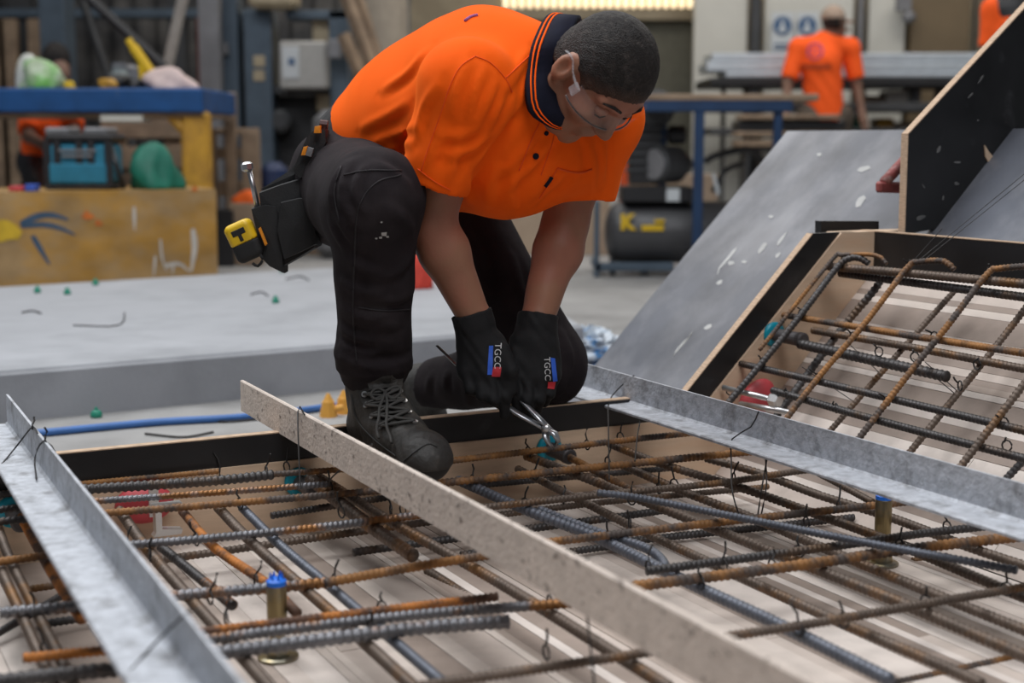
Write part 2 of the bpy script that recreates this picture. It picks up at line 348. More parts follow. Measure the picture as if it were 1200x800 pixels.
# ------------------------------------------------------------------ reinforcement, flat cage
ZT_, ZL_, ZBC, ZBL = .150, .134, .066, .052
cage = thing('reinforcement_mesh', 'tied cage of ribbed steel bars lying flat over the striped bed', 'rebar mesh', bp(-.6, .7, ZB))
bars = [  # (pixel path, z, diameter, material, kind)
 ([(90, 567), (256, 552)], ZT_, .010, M_rust), ([(85, 574), (240, 564), (320, 556)], ZT_ + .004, .017, M_dark), ([(300, 557), (413, 549), (450, 546)], ZT_ + .004, .011, M_rust),
 ([(500, 543), (720, 517), (812, 507)], ZT_, .0125, M_rust),
 ([(96, 588), (240, 578), (384, 567)], ZT_, .0115, M_steel), ([(505, 567), (632, 554), (720, 545), (860, 531), (906, 527)], ZT_, .0145, M_rust),
 ([(108, 602), (240, 592), (452, 574), (480, 571)], ZT_, .0125, M_rust), ([(560, 595), (720, 578), (840, 566), (944, 551), (962, 556), (1022, 588)], ZT_, .0125, M_brown),
 ([(130, 640), (240, 631), (370, 618), (500, 602)], ZT_, .0135, M_steel), ([(636, 636), (720, 626), (840, 612), (960, 599), (1070, 587)], ZT_, .0135, M_rust),
 ([(0, 718), (90, 710), (214, 697), (300, 690), (388, 682)], ZT_, .0165, M_steel), ([(380, 683), (480, 665), (585, 648)], ZT_ + .002, .014, M_rust),
 ([(758, 669), (984, 639), (1080, 625), (1162, 616)], ZT_, .0135, M_dark), ([(742, 687), (960, 659), (1050, 645), (1200, 628)], ZT_, .0165, M_rust),
 ([(700, 577), (748, 583), (840, 601), (960, 625), (1060, 644), (1192, 668)], ZT_ + .018, .0125, M_blue_steel),
 ([(850, 746), (960, 729), (1080, 708), (1215, 685)], ZT_, .0125, M_brown),
 ([(222, 742), (480, 711), (583, 699)], ZT_, .0125, M_rustb), ([(226, 751), (480, 721), (672, 706)], ZT_, .0145, M_steel), ([(246, 766), (480, 737), (596, 728)], ZT_, .0185, M_steel),
 ([(490, 804), (720, 770), (764, 763)], ZT_, .0125, M_brown),
 ([(-10, 799), (90, 788), (140, 784)], ZT_, .0185, M_dark), ([(27, 771), (130, 761)], ZT_, .0125, M_rustb), ([(-10, 598), (30, 594)], ZT_, .012, M_dark), ([(-10, 612), (40, 607)], ZT_, .013, M_dark),
 ([(-10, 581), (20, 577)], ZT_, .012, M_dark), ([(-10, 659), (60, 650)], ZT_, .0125, M_rust), ([(1070, 657), (1200, 640)], ZBC, .0125, M_brown),
 # long bars just under the top layer
 ([(374, 559), (468, 617), (546, 660), (624, 706), (716, 763), (785, 806)], ZL_, .0165, M_brown), ([(364, 561), (420, 606), (484, 651)], ZL_, .021, M_brown),
 ([(255, 594), (298, 638), (388, 717), (488, 808)], ZL_, .0165, M_brown), ([(283, 594), (330, 640), (388, 688), (456, 746), (526, 806)], ZL_, .0145, M_blue_steel),
 ([(213, 598), (250, 640), (310, 682), (348, 718)], ZL_, .0145, M_rustb), ([(188, 640), (230, 674), (273, 710)], ZL_ - .01, .0145, M_dark), ([(240, 682), (273, 709)], ZL_ - .01, .015, M_rustb),
 ([(140, 598), (178, 650), (255, 737), (318, 808)], ZL_, .0165, M_brown), ([(-6, 608), (14, 660), (66, 762), (88, 806)], ZL_, .0145, M_brown), ([(-24, 618), (2, 670), (44, 762), (64, 806)], ZL_, .0145, M_brown),
 ([(26, 606), (60, 668), (96, 725)], ZL_, .016, M_rustb), ([(-10, 746), (75, 696)], ZBC, .012, M_dark),
 ([(536, 562), (618, 598), (700, 630), (812, 685), (916, 733), (1044, 797)], ZL_, .0175, M_blue_steel), ([(632, 597), (705, 625), (752, 640), (772, 652), (780, 664)], ZL_ + .004, .015, M_blue_steel),
 ([(606, 549), (680, 586), (760, 626), (832, 659), (960, 718), (1104, 780), (1150, 801)], ZL_ - .012, .0145, M_brown), ([(616, 534), (676, 556), (754, 587), (840, 621), (960, 668), (1072, 713), (1205, 770)], ZL_, .0165, M_brown),
 ([(714, 520), (774, 543), (870, 572), (950, 600), (1040, 633), (1205, 702)], ZL_, .0155, M_brown), ([(730, 545), (796, 574), (880, 606), (960, 640), (1100, 698), (1205, 740)], ZL_ - .012, .0155, M_brown),
 ([(903, 559), (960, 580), (1046, 607), (1136, 641), (1205, 664)], ZL_, .0155, M_brown), ([(828, 537), (892, 555), (960, 580)], ZL_ - .01, .0155, M_brown),
 # bottom layer
 ([(556, 569), (690, 557), (790, 548)], ZBC, .012, M_dark), ([(560, 606), (720, 587), (870, 573), (900, 570)], ZBC, .012, M_brown), ([(600, 622), (720, 606), (776, 598)], ZBC + .01, .014, M_dark),
 ([(715, 636), (890, 618), (1000, 606)], ZBC, .0135, M_dark), ([(640, 650), (735, 637)], ZBC, .0125, M_dark), ([(180, 657), (426, 622), (540, 606)], ZBC, .0135, M_brown),
 ([(318, 604), (464, 581), (520, 573)], ZBC + .02, .0125, M_dark), ([(414, 647), (560, 627)], ZBC, .014, M_dark), ([(50, 731), (110, 722)], ZBC, .0125, M_dark), ([(35, 690), (110, 679)], ZBC, .0115, M_brown),
 ([(500, 668), (540, 694), (600, 734), (660, 771), (712, 806)], ZBL, .0145, M_brown), ([(1040, 803), (1210, 766)], ZBC, .0125, M_rust), ([(540, 650), (600, 640)], ZBC, .0125, M_dark),
]
def pc(x, y, z):   # the cage sags a little towards its middle
    b = ab(pz(x, y, z))[1]; return pz(x, y, z - .042 * min(1, max(0, (b - .12) / .55)))
for i, (pp, z, d, m) in enumerate(bars):
    rebar('reinforcing_bar', [pc(x, y, z) for x, y in pp], d, m, cage, helical=(m not in (M_blue_steel,)) and d < .0145, seed=i * .7)
def tie(p, r=.009, parent=cage, up=ZV, seed=0, tail=.02):
    """loop of black wire round a crossing, with a twisted tail"""
    rg = random.Random(seed); m_ = MB(); a0 = rg.uniform(-.4, .4); u, v = frame_for(D1 * math.cos(a0) + D2 * math.sin(a0))
    pts = [p + r * (math.cos(k / 9 * 2 * math.pi) * u + math.sin(k / 9 * 2 * math.pi) * v) for k in range(10)]
    m_.tube(pts, .0015, 5)
    q = p + up * r; e = q + up * tail * rg.uniform(.6, 1.3) + D1 * rg.uniform(-.01, .01) + D2 * rg.uniform(-.008, .008)
    m_.tube([q, (q + e) / 2 + D1 * rg.uniform(-.004, .004), e], .0017, 5)
    m_.build('tie_wire', M_wire, parent)
for i, (x, y) in enumerate([(173, 556), (336, 547), (258, 553), (386, 570), (281, 590), (312, 552), (458, 597), (472, 597), (400, 600), (619, 529), (554, 562), (627, 556), (688, 521), (727, 512), (615, 590), (660, 584),
                            (712, 630), (712, 541), (790, 567), (772, 572), (860, 560), (740, 585), (738, 612), (983, 593), (945, 612), (847, 662), (822, 683), (760, 664), (936, 646), (1054, 638), (1110, 617),
                            (448, 712), (436, 735), (265, 725), (300, 680), (392, 680), (246, 700), (644, 705), (640, 764), (988, 727), (935, 737), (1085, 705), (40, 712), (52, 762), (150, 640), (230, 632), (176, 650), (1040, 598), (905, 662), (1180, 690)]):
    tie(pc(x, y, ZT_ - .005), r=.0095, seed=i)

# ------------------------------------------------------------------ reinforcement, sloping cage
NT, NX, NLW, NLX = .135, .121, .060, .072
cg2 = thing('reinforcement_mesh', 'tied cage of hooked ribbed bars lying on the sloping side of the mould', 'rebar mesh', ip(.3, .3, .05))
def hook(px, n, droop):   # path on the plane n, the last 'droop' points sink to lower n
    return [pinc(x, y, n - dn) for (x, y), dn in zip(px, droop)]
bars2 = [
 (hook([(838, 490), (894, 424), (940, 367), (978, 317), (992, 304), (1007, 302), (1018, 309)], NT, (0, 0, 0, 0, 0, .006, .02)), .0145, M_dark),
 ([pinc(x, y, n) for x, y, n in ((1036, 320, .085), (1026, 338, .075), (994, 376, .06), (960, 420, .06), (905, 494, .06))], .0165, M_dark),
 (hook([(890, 410), (972, 308), (986, 299), (1026, 299), (1039, 309)], NT, (0, 0, 0, .005, .02)), .0095, M_rust),
 (hook([(905, 512), (960, 441), (1014, 378), (1062, 315), (1075, 307), (1106, 306), (1118, 316)], NT, (0, 0, 0, 0, 0, .005, .02)), .0125, M_rust),
 (hook([(990, 535), (1064, 439), (1110, 382), (1156, 322), (1169, 315), (1212, 311)], NT, (0, 0, 0, 0, 0, .004)), .0125, M_rust),
 (hook([(1100, 580), (1200, 450), (1270, 360)], NT, (0, 0, 0)), .0135, M_brown),
 (hook([(1122, 337), (1060, 406), (955, 525)], NLW, (0, 0, 0)), .012, M_brown), (hook([(1225, 330), (1170, 402), (1040, 562)], NLW, (0, 0, 0)), .013, M_brown), (hook([(1210, 528), (1150, 592)], NLW, (0, 0, 0)), .013, M_dark),
 (hook([(970, 312), (1085, 322), (1215, 334)], NX, (0, 0, 0)), .0175, M_brown), (hook([(984, 320), (1215, 350)], NX - .02, (0, 0)), .0165, M_dark),
 (hook([(918, 369), (1060, 392), (1215, 416)], NX, (0, 0, 0)), .0135, M_rust), (hook([(953, 387), (1080, 409), (1215, 435)], NLX, (0, 0, 0)), .0155, M_brown),
 (hook([(938, 403), (1109, 441)], NX - .02, (0, 0)), .0205, M_dark), (hook([(868, 426), (960, 447), (1215, 508)], NX, (0, 0, 0)), .0145, M_dark),
 (hook([(905, 457), (1020, 490), (1215, 541)], NX, (0, 0, 0)), .0145, M_dark),
]
for i, (pp, d, m) in enumerate(bars2): rebar('reinforcing_bar', pp, d, m, cg2, helical=False, seed=i)
m_ = MB()
for i, (x, y) in enumerate([(990, 303), (940, 367), (894, 424), (858, 466), (1066, 310), (1160, 318), (1000, 394), (1030, 412), (960, 442), (1095, 394), (1072, 418), (1145, 427), (1176, 495), (980, 478), (1125, 452), (922, 462), (1040, 470), (1180, 522)]):
    tie(pinc(x, y, NX), r=.009, parent=cg2, up=NN, seed=90 + i, tail=.012)
def wire(name, pts, r, parent=None, **kw):
    path, _ = catmull(pts, .02); m_ = MB(); m_.tube(list(path), r, 5); return m_.build(name, M_wire, parent, **kw)
for a_, b_ in (((994, 402), (1032, 438)), ((1084, 424), (1124, 460)), ((1070, 420), (1120, 462)), ((940, 430), (1000, 470))): wire('tie_wire', [pinc(*a_, NX), pinc(*b_, NLW)], .0009, cg2)

# ------------------------------------------------------------------ angle irons laid across the mould
def angle_iron(p0, p1, zt, label, m, leg=.060, th=.006, side=1, L=2.35, ext=0.0):
    a = pz(*p0, zt); b = pz(*p1, zt); u = (b - a) / np.linalg.norm(b - a); w = np.cross(u, ZV) * side; a = a - u * ext
    base = a.copy(); base[2] = zt - leg
    root = thing('angle_iron', label, 'angle iron', base + u * L / 2, 'steel angles across the mould')
    P = lambda s, z: base + w * s + ZV * z
    m1 = MB(); m1.prism([P(0, 0), P(-th, 0), P(-th, leg - .002), P(-th + .002, leg), P(0, leg)][::-1], u * L); m1.build('upright_leg', m, root)
    m2 = MB(); m2.prism([P(0, 0), P(leg, 0), P(leg, th - .002), P(leg - .002, th), P(.004, th), P(0, th + .004)], u * L); m2.build('flat_leg', m, root)
    return root, u, w
A_left, uL, wL = angle_iron((10, 466), (280, 800), .262, 'cement-stained grey steel angle lying across the mould with its flat leg outward', M_galv, ext=.04)
A_mid, uM, wM = angle_iron((285, 445), (870, 752), .262, 'sandy speckled steel angle lying beside the planted boot', M_speck, side=-1)
A_right, uR, wR = angle_iron((690, 427), (1200, 567), .250, 'cement-stained grey steel angle running along the foot of the sloping cage', M_galv, ext=.06)
A_left['label'] = 'cement-stained grey steel angle with an upturned leg, beside the orange-rusted bar ends'
def aw(parent, px): wire('tie_wire', [pz(x, y, z) for x, y, z in px], .0014, parent)
aw(A_left, [(0, 546, .206), (20, 522, .22), (38, 500, .264), (44, 508, .262)]); aw(A_left, [(43, 562, .212), (41, 535, .23), (52, 516, .264), (66, 532, .24), (70, 560, .15)]); aw(A_left, [(145, 795, .206), (180, 755, .215), (222, 716, .266), (232, 720, .22)])
for x, y in ((38, 500), (53, 514)): tie(pz(x, y, .266), r=.004, parent=A_left, seed=x, tail=.012)
aw(A_mid, [(357, 486, .262), (350, 476, .268), (349, 500, .24), (352, 572, .15)]); aw(A_mid, [(436, 520, .262), (388, 560, .17), (386, 570, .15)]); aw(A_mid, [(690, 654, .264), (684, 650, .268), (685, 690, .22), (697, 806, .13)])
aw(A_right, [(743, 440, .252), (728, 452, .225), (714, 470, .200), (713, 500, .18), (714, 562, .14)]); aw(A_right, [(751, 489, .19), (747, 510, .17), (744, 540, .15)])
aw(A_right, [(889, 482, .252), (880, 500, .22), (858, 514, .198), (857, 540, .17), (858, 575, .14), (866, 603, .10)]); aw(A_right, [(899, 536, .18), (893, 570, .15), (888, 604, .10)]); aw(A_right, [(897, 536, .18), (898, 570, .15), (892, 604, .10)])

# ------------------------------------------------------------------ cast-in fittings
def ferrule(x, y, h, label):
    p = pz(x, y, ZB); r = thing('anchor_ferrule', label, 'anchor', p, 'capped cast-in ferrules')
    m_ = MB(); m_.lathe(p, ZV, [(0, .027), (.004, .028), (.006, .024), (.006, .016)], 20); m_.build('flange', M_brass, r, smooth=False)
    m_ = MB(); m_.lathe(p + ZV * .006, ZV, [(0, .017), (.014, .017), (.016, .014)], 6); m_.build('hex_nut', M_brass, r)
    m_ = MB(); m_.lathe(p + ZV * .02, ZV, [(0, .0105), (h * .25, .0105), (h * .26, .0135), (h - .022, .0138), (h - .02, .0128)], 20); m_.build('tube', M_brass, r)
    m_ = MB(); m_.lathe(p + ZV * h, ZV, [(-.001, .0136), (.005, .0136), (.009, .008), (.0095, .003)], 18)
    for k in range(6):
        a = k * math.pi / 3; q = p + ZV * (h + .006) + .008 * np.array([math.cos(a), math.sin(a), 0]); m_.tube([q, q + ZV * .010], [.0022, .0008], 5)
    m_.build('cap', M_bluecap, r)
ferrule(326, 771, .104, 'yellow-zinc ferrule with a spiky blue cap standing between three paired bars')
ferrule(1033, 661, .112, 'yellow-zinc ferrule with a spiky blue cap standing beneath the grey angle iron')
def coupler(p, label, ln=.06, axis=D2, r=.027):
    c = thing('bar_coupler', label, 'coupler', p - axis * .0, 'bar couplers fixed to the mould side')
    u, v = frame_for(axis)
    m_ = MB(); m_.lathe(p + axis * .006, axis, [(0, r * .8), (.003, r), (.009, r), (.012, r * .8), (.013, .012)], 24); m_.build('flange', M_teal, c, smooth=True)
    m_ = MB(); m_.lathe(p + axis * .018, axis, [(0, .0135), (.004, .0142), (ln, .0142), (ln + .003, .0155), (ln + .016, .0155), (ln + .018, .012)], 18); m_.build('sleeve', M_sleeve, c, smooth=False)
    return c
c1 = coupler(pwall(348, 563), 'teal-flanged bar coupler on the mould side by the speckled angle')
c2 = coupler(pwall(640, 524), 'teal-flanged bar coupler right beneath the pincer jaws'); rebar('bar', [pwall(640, 524) + D2 * .08, pwall(640, 524) + D2 * .36 - ZV * .02], .014, M_rust, c2)
c3 = coupler(pwall(14, 597), 'teal-flanged bar coupler on the mould side behind the stained angle')
pi_ = pinc(903, 391, NX - .02); c4 = coupler(pi_ + D2 * .0, 'teal-flanged bar coupler on the sloping wooden side', ln=.075, axis=D2)
# lifting-anchor recess formers: red plastic half-domes with zinc hardware
def former(p, X, label):
    r = thing('recess_former', label, 'recess former', p, 'red lifting-anchor formers')
    nz = np.cross(X, D2)
    m_ = MB(); m_.ell(p + D2 * .006, (.050, .026, .034), X, D2, nz, 20, 12); m_.build('red_dome', M_red, r, smooth=True)
    return r, nz
f1, nz = former(pwall(165, 586) + D2 * .02, D1, 'red plastic recess former with a zinc bracket among the flat bars')
p = pz(180, 588, ZT_ - .03); m_ = MB(); m_.box(p, (.016, .006, .05), D1, D2, ZV); m_.build('slotted_strap', M_zinc, f1)
p = pz(177, 626, .085); cpoly = [(0, 0), (.045, 0), (.047, .008), (.014, .012), (.014, .040), (.05, .043), (.048, .052), (0, .052), (.004, .046), (.004, .006)]
m_ = MB(); m_.prism([p + D1 * a_ + ZV * b_ for a_, b_ in cpoly], D2 * .02); m_.build('clamp_bracket', M_zinc, f1)
f2, nz = former(ip(.17, .03, .055), VV_, 'red plastic recess former with a zinc bolt on the sloping side')
q0, q1 = pinc(848, 454, NX + .004), pinc(905, 468, NX - .01); m_ = MB(); m_.tube([q0, q1], .006, 12); m_.build('rod', M_zinc, f2, smooth=True)
ax = (q1 - q0) / np.linalg.norm(q1 - q0); m_ = MB(); m_.lathe(q1 - ax * .004, ax, [(0, .012), (.004, .0145), (.020, .0145), (.024, .011)], 6); m_.build('bolt_head', M_zinc, f2)
m_ = MB(); m_.tube([pinc(868, 473, NX - .02), pinc(925, 483, NX - .02)], .006, 10); m_.build('strap', M_zinc, f2, smooth=True)
# red cramp lying on the grey sheet behind the fin
M_redpaint = mat('worn_red_paint', (.27, .065, .06), .55, .1, var=.3, scale=40, col2=(.36, .24, .22), mixscale=30, mixlo=.55, mixhi=.7)
r = thing('clamp', 'worn red steel clamp handle poking out from the upright black plywood', 'clamp', pwall(1040, 217, -.02))
g = [pwall(x, y, -.05) for x, y in ((1064, 184), (1036, 214))]; m_ = MB(); m_.tube([g[0], g[1]], .0125, 12); m_.build('handle_arm', M_redpaint, r, smooth=True)
g = [pwall(x, y, -.05) for x, y in ((1028, 219), (1068, 220))]; m_ = MB(); m_.bbox((g[0] + g[1]) / 2, (np.linalg.norm(g[1] - g[0]), .02, .025), (g[1] - g[0]) / np.linalg.norm(g[1] - g[0]), D2, ZV, bev=.005); m_.build('jaw_bar', M_redpaint, r)
for k, (e0, e1) in enumerate((((1073, 308), (1210, 196)), ((1079, 308), (1210, 203)), ((1068, 308), (1104, 268)))):
    wire('tie_wire', [pinc(*e0, NT), pplane(*e1, O + NN * .10, NN)], .0008, cg2)

# ------------------------------------------------------------------ precast slab, floor litter
zs = .135; fa, fb = pz(0, 435, zs), pz(684, 380, zs); ka, kb = pz(0, 336, zs), pz(400, 313, zs)
du = (fb - fa) / np.linalg.norm(fb - fa); dk = (kb - ka) / np.linalg.norm(kb - ka)
foot = [fa - du * 1.4, fb, kb + dk * .75, ka - dk * 1.4]
slab = thing('concrete_slab', 'low pale precast concrete slab lying on the workshop floor', 'slab', (foot[0] + foot[2]) / 2 * np.array([1, 1, 0]))
cen = sum(foot) / 4; ins = [p + (cen - p) / np.linalg.norm(cen - p) * .016 for p in foot]
lowp = [p * np.array([1, 1, 0]) for p in foot]; midp = [p - ZV * .012 for p in foot]
m_ = MB(); m_.add(lowp + midp + ins, [(3, 2, 1, 0), (8, 9, 10, 11)] + [(i, (i + 1) % 4, (i + 1) % 4 + 4, i + 4) for i in range(4)] + [(i + 4, (i + 1) % 4 + 4, (i + 1) % 4 + 8, i + 8) for i in range(4)])
m_.build('body', M_slab, slab)
M_green = mat('green_plastic', (.01, .22, .14), .5, var=.1)
def lump(name, p, r, m, label, cat, seed=1, wob=.25, group=None, nu=12, nv=8, parent=None, Z=ZV):
    m_ = MB(); m_.ell(p + ZV * r[2] * .8, r, nu=nu, nv=nv, wob=wob, seed=seed); return m_.build(name, m, parent, label=label, cat=cat, group=group)
for k, (x, y) in enumerate(((44, 343), (79, 345), (112, 334), (323, 355), (331, 319))):
    c = pz(x, y, zs); m_ = MB(); m_.lathe(c, ZV, [(0, .012), (.006, .014), (.014, .013), (.018, .008), (.026, .006), (.028, .003)], 10)
    m_.build('plastic_plug', M_green, label='small green plastic plug lying on top of the concrete slab', cat='plug', group='green plugs on the slab')
c = pz(113, 489, 0); m_ = MB(); m_.lathe(c, ZV, [(0, .014), (.008, .016), (.016, .013), (.02, .006), (.028, .003)], 10); m_.build('plastic_plug', M_green, label='small green plastic plug on the floor at the foot of the slab', cat='plug')
M_hose = mat('blue_hose', (.045, .15, .42), .45, var=.12, scale=20)
path, _ = catmull([pz(x, y, .010) for x, y in ((-60, 514), (46, 507), (110, 501), (190, 494), (300, 487), (420, 471), (520, 452), (640, 436), (800, 424))], .03)
m_ = MB(); m_.tube(list(path), .0095, 10); m_.build('hose', M_hose, smooth=True, label='blue air hose lying on the floor in front of the slab', cat='hose')
for k, (pts, lb) in enumerate((([(196, 493), (230, 489), (262, 494), (312, 490)], 'dark loose wire offcut curled by the blue hose'), ([(170, 508), (215, 512), (250, 506)], 'thin wire offcut lying on the floor beside the mould'))):
    wire('wire_offcut', [pz(x, y, .004) for x, y in pts], .003, label=lb, cat='wire')
m_ = MB(); m_.tube(list(catmull([pz(x, y, zs + .003) for x, y in ((86, 381), (130, 382), (144, 377), (146, 366))], .03)[0]), .0022, 5); m_.build('wire_offcut', M_wire, label='bent thin wire offcut lying on the concrete slab', cat='wire')
for k, (pts) in enumerate((((294, 345), (306, 342), (314, 346)), ((335, 327), (352, 324), (362, 328)), ((26, 366), (38, 364), (48, 367)))):
    m_ = MB(); m_.tube(list(catmull([pz(x, y, zs + .003) for x, y in pts], .02)[0]), .003, 5); m_.build('debris_scrap', M_wire, label='small dark scrap of debris lying on the pale slab', cat='scrap', group='dark scraps on the slab')
M_spacer = mat('amber_plastic', (.72, .36, .06), .5, var=.1)
for k, (x, y) in enumerate(((385, 488), (403, 484))):
    c = pz(x, y, 0); rt = thing('bar_spacer', 'amber plastic bar spacer lying on the floor behind the boot', 'spacer', c, 'amber spacers')
    m_ = MB(); m_.lathe(c, ZV, [(0, .024), (.012, .022), (.040, .016), (.046, .012), (.062, .004)], 8); m_.build('cone', M_spacer, rt)
    m_ = MB(); m_.tube([c + ZV * .02 + np.array([.01, 0, 0]), c + ZV * .025 + np.array([.04, 0, 0])], .008, 8); m_.build('prong', M_spacer, rt)
M_bag = mat('crumpled_clear_bag', (.62, .68, .74), .3, var=.2, scale=30, col2=(.05, .28, .62), mixscale=14, mixlo=.52, mixhi=.6, bump=.5, bscale=50)
lump('plastic_bag', pz(690, 424, 0), (.10, .09, .06), M_bag, 'crumpled white and blue plastic bag on the floor by the slab end', 'bag', 5, .3, nu=26, nv=18)
M_redcloth = mat('red_cloth', (.55, .05, .03), .8, var=.2, bump=.3, bscale=30)

# ------------------------------------------------------------------ workshop behind
def bx(m_, x0, y0, x1, y1, Y, dep, bev=.006, floor=False):
    a = py(x0, y1, Y); b = py(x1, y0, Y); z0 = 0.0 if floor else a[2]
    c = np.array([(a[0] + b[0]) / 2, Y + dep / 2, (z0 + b[2]) / 2]); sz = (b[0] - a[0], dep, b[2] - z0)
    m_.bbox(c, sz, bev=min(bev, min(sz) * .3)); return c
def bar(m_, p, q, Y, r, Y2=None, n=8): m_.tube([py(*p, Y), py(*q, Y2 or Y)], r, n)
def base_of(x0, x1, Y, dep=0.0, z=0.0): return np.array([(py(x0, 300, Y)[0] + py(x1, 300, Y)[0]) / 2, Y + dep / 2, z])
M_clad = mat('dark_cladding', (.055, .055, .058), .6, .3, var=.3, scale=2, col2=(.10, .095, .09), mixscale=2)
M_beigewall = mat('beige_panel', (.30, .25, .17), .7, var=.15, scale=2, col2=(.22, .18, .12), mixscale=2)
M_white = mat('offwhite_panel', (.58, .57, .52), .6, var=.08, scale=3)
M_browndoor = mat('brown_door', (.16, .115, .065), .6, var=.15, scale=3)
M_bluesteel = mat('blue_painted_steel', (.012, .040, .105), .5, .1, var=.2, scale=8)
M_greyblue = mat('grey_blue_painted_steel', (.075, .105, .14), .55, .2, var=.25, scale=6)
M_grey = mat('grey_painted_steel', (.20, .20, .21), .55, .3, var=.2, scale=6)
M_darkgrey = mat('dark_grey_steel', (.06, .062, .066), .55, .4, var=.25, scale=6)
M_black = mat('black_plastic', (.012, .012, .014), .5, var=.2)
M_oldtimber = mat('old_timber', (.30, .215, .145), .8, var=.25, scale=6, col2=(.20, .14, .095), mixscale=4)
M_plyy = mat('stained_yellow_plywood', (.37, .195, .035), .75, var=.3, scale=5, stretch=(1, 1, 1.6), col2=(.33, .215, .10), mixscale=3.5, mixlo=.40, mixhi=.62, bump=.05)
M_yellow = mat('yellow_paint', (.50, .27, .03), .55, var=.25, scale=10, col2=(.36, .19, .03), mixscale=8)
M_bluebeam = mat('chipped_blue_paint', (.008, .068, .22), .5, .1, var=.25, scale=8, col2=(.12, .12, .12), mixscale=16, mixlo=.64, mixhi=.72)
M_tealcloth = mat('teal_nylon', (.012, .15, .24), .7, var=.15, scale=15)
M_orangecloth = mat('orange_cloth', (.85, .13, .01), .8, var=.08)
M_alu = mat('aluminium_extrusion', (.62, .68, .74), .35, .5, var=.1)
M_glow = mat('daylit_translucent_sheet', (.9, .8, .6), .6, var=0, emit=(1.0, .80, .50), estr=1.3)
# back wall: corrugated cladding, one run per colour
def corrugated(name, X0, X1, Y, z0, z1, m, pitch=.2, dep=.035):
    xs = np.arange(X0, X1, pitch / 4); V = []; Fc = []
    for i, x in enumerate(xs):
        y = Y - (dep if (i % 4) in (1, 2) else 0); V += [(x, y, z0), (x, y, z1)]
    for i in range(len(xs) - 1): Fc.append((2 * i, 2 * i + 2, 2 * i + 3, 2 * i + 1))
    n = len(V); V += [(X0, Y + .1, z0), (xs[-1], Y + .1, z0), (xs[-1], Y + .1, z1), (X0, Y + .1, z1)]; Fc.append((n + 1, n, n + 3, n + 2))
    return mesh_obj(name, V, Fc, m, kind='structure', origin=(X0, Y, z0))
corrugated('wall_back', -9, py(480, 0, 13)[0], 13, 0, 4.5, M_clad)
xg = py(588, 0, 13)[0], py(812, 0, 13)[0]
mb = MB(); mb.box((((py(480, 0, 13)[0]) + 12) / 2, 13.1, 2.25), (12 - py(480, 0, 13)[0], .2, 4.5)); mb.build('wall_right', M_beigewall, kind='structure')
# lit translucent ribs above the lintel
zl = py(700, 9, 12.9)[2]
lit = thing('window_1', None, None, ((xg[0] + xg[1]) / 2, 12.88, zl)); lit['kind'] = 'structure'
n = 24
for i in range(n):
    x = xg[0] + (xg[1] - xg[0]) * (i + .5) / n; m_ = MB(); m_.bbox((x, 12.93, zl + .35), ((xg[1] - xg[0]) / n * .55, .05, .7), bev=.01); m_.build('lit_rib', M_glow, lit)
m_ = MB(); m_.box(((xg[0] + xg[1]) / 2, 12.9, zl - .06), (xg[1] - xg[0] + .3, .16, .10)); m_.build('lintel', M_beigewall, lit)
m_ = MB(); m_.box(((xg[0] + xg[1]) / 2 + .45, 12.96, zl / 2 - .06), (.9, .08, zl - .12)); m_.build('shutter', mat('dull_green_shutter', (.10, .095, .07), .7, var=.15), lit)
# white partition with cabinet doors on the right
pr = thing('partition_wall', 'off-white panelled partition with dark joints behind the stacked aluminium lengths', 'partition', base_of(815, 1150, 12.5)); 
for x0, x1, m in ((812, 878, M_white), (894, 1003, M_white), (1015, 1064, M_white)):
    m_ = MB(); bx(m_, x0, -60, x1, 120, 12.5, .08, floor=True); m_.build('panel', m, pr)
for x0, x1, m in ((878, 894, M_darkgrey), (1003, 1015, M_grey), (1140, 1147, M_darkgrey), (1148, 1160, M_grey)):
    m_ = MB(); bx(m_, x0, -60, x1, 120, 12.44, .06, floor=True); m_.build('joint_post', m, pr)
m_ = MB(); bx(m_, 1064, -60, 1140, 120, 12.5, .08, floor=True); m_.build('brown_panel', M_browndoor, pr)
m_ = MB(); c = py(1065, 20, 12.35); m_.ell(c, (.06, .06, .06)); m_.box(c + np.array([-.05, 0, .12]), (.12, .08, .14)); m_.build('door_fitting', M_grey, pr)
M_signblue = mat('sign_blue', (.05, .11, .22), .6, var=.05); M_signtxt = mat('sign_pale', (.55, .58, .6), .6, var=.02)
for x, lb in ((917, 'round blue emblem sign on white paper, fixed to the open wall panel'), (946, 'round blue emblem sign partly hidden behind the man in the cap')):
    sg = thing('notice_sign', lb, 'sign', py(x, 30, 12.4)); m_ = MB(); bx(m_, x - 14, 14, x + 14, 62, 12.42, .01); m_.build('paper', M_signtxt, sg)
    m_ = MB(); m_.lathe(py(x, 30, 12.415), (0, -1, 0), [(0, .078), (.006, .078)], 28); m_.build('disc', M_signblue, sg)
    m_ = MB(); q = py(x, 30, 12.41); m_.ell(q + np.array([0, 0, .022]), (.018, .006, .022), nu=10, nv=8); m_.ell(q + np.array([0, 0, -.03]), (.034, .006, .028), nu=10, nv=8); m_.build('emblem', M_signtxt, sg)
    for k in range(2): m_ = MB(); bx(m_, x - 10, 51 + k * 5, x + 10, 53 + k * 5, 12.41, .005); m_.build('caption_bar', M_signblue, sg)
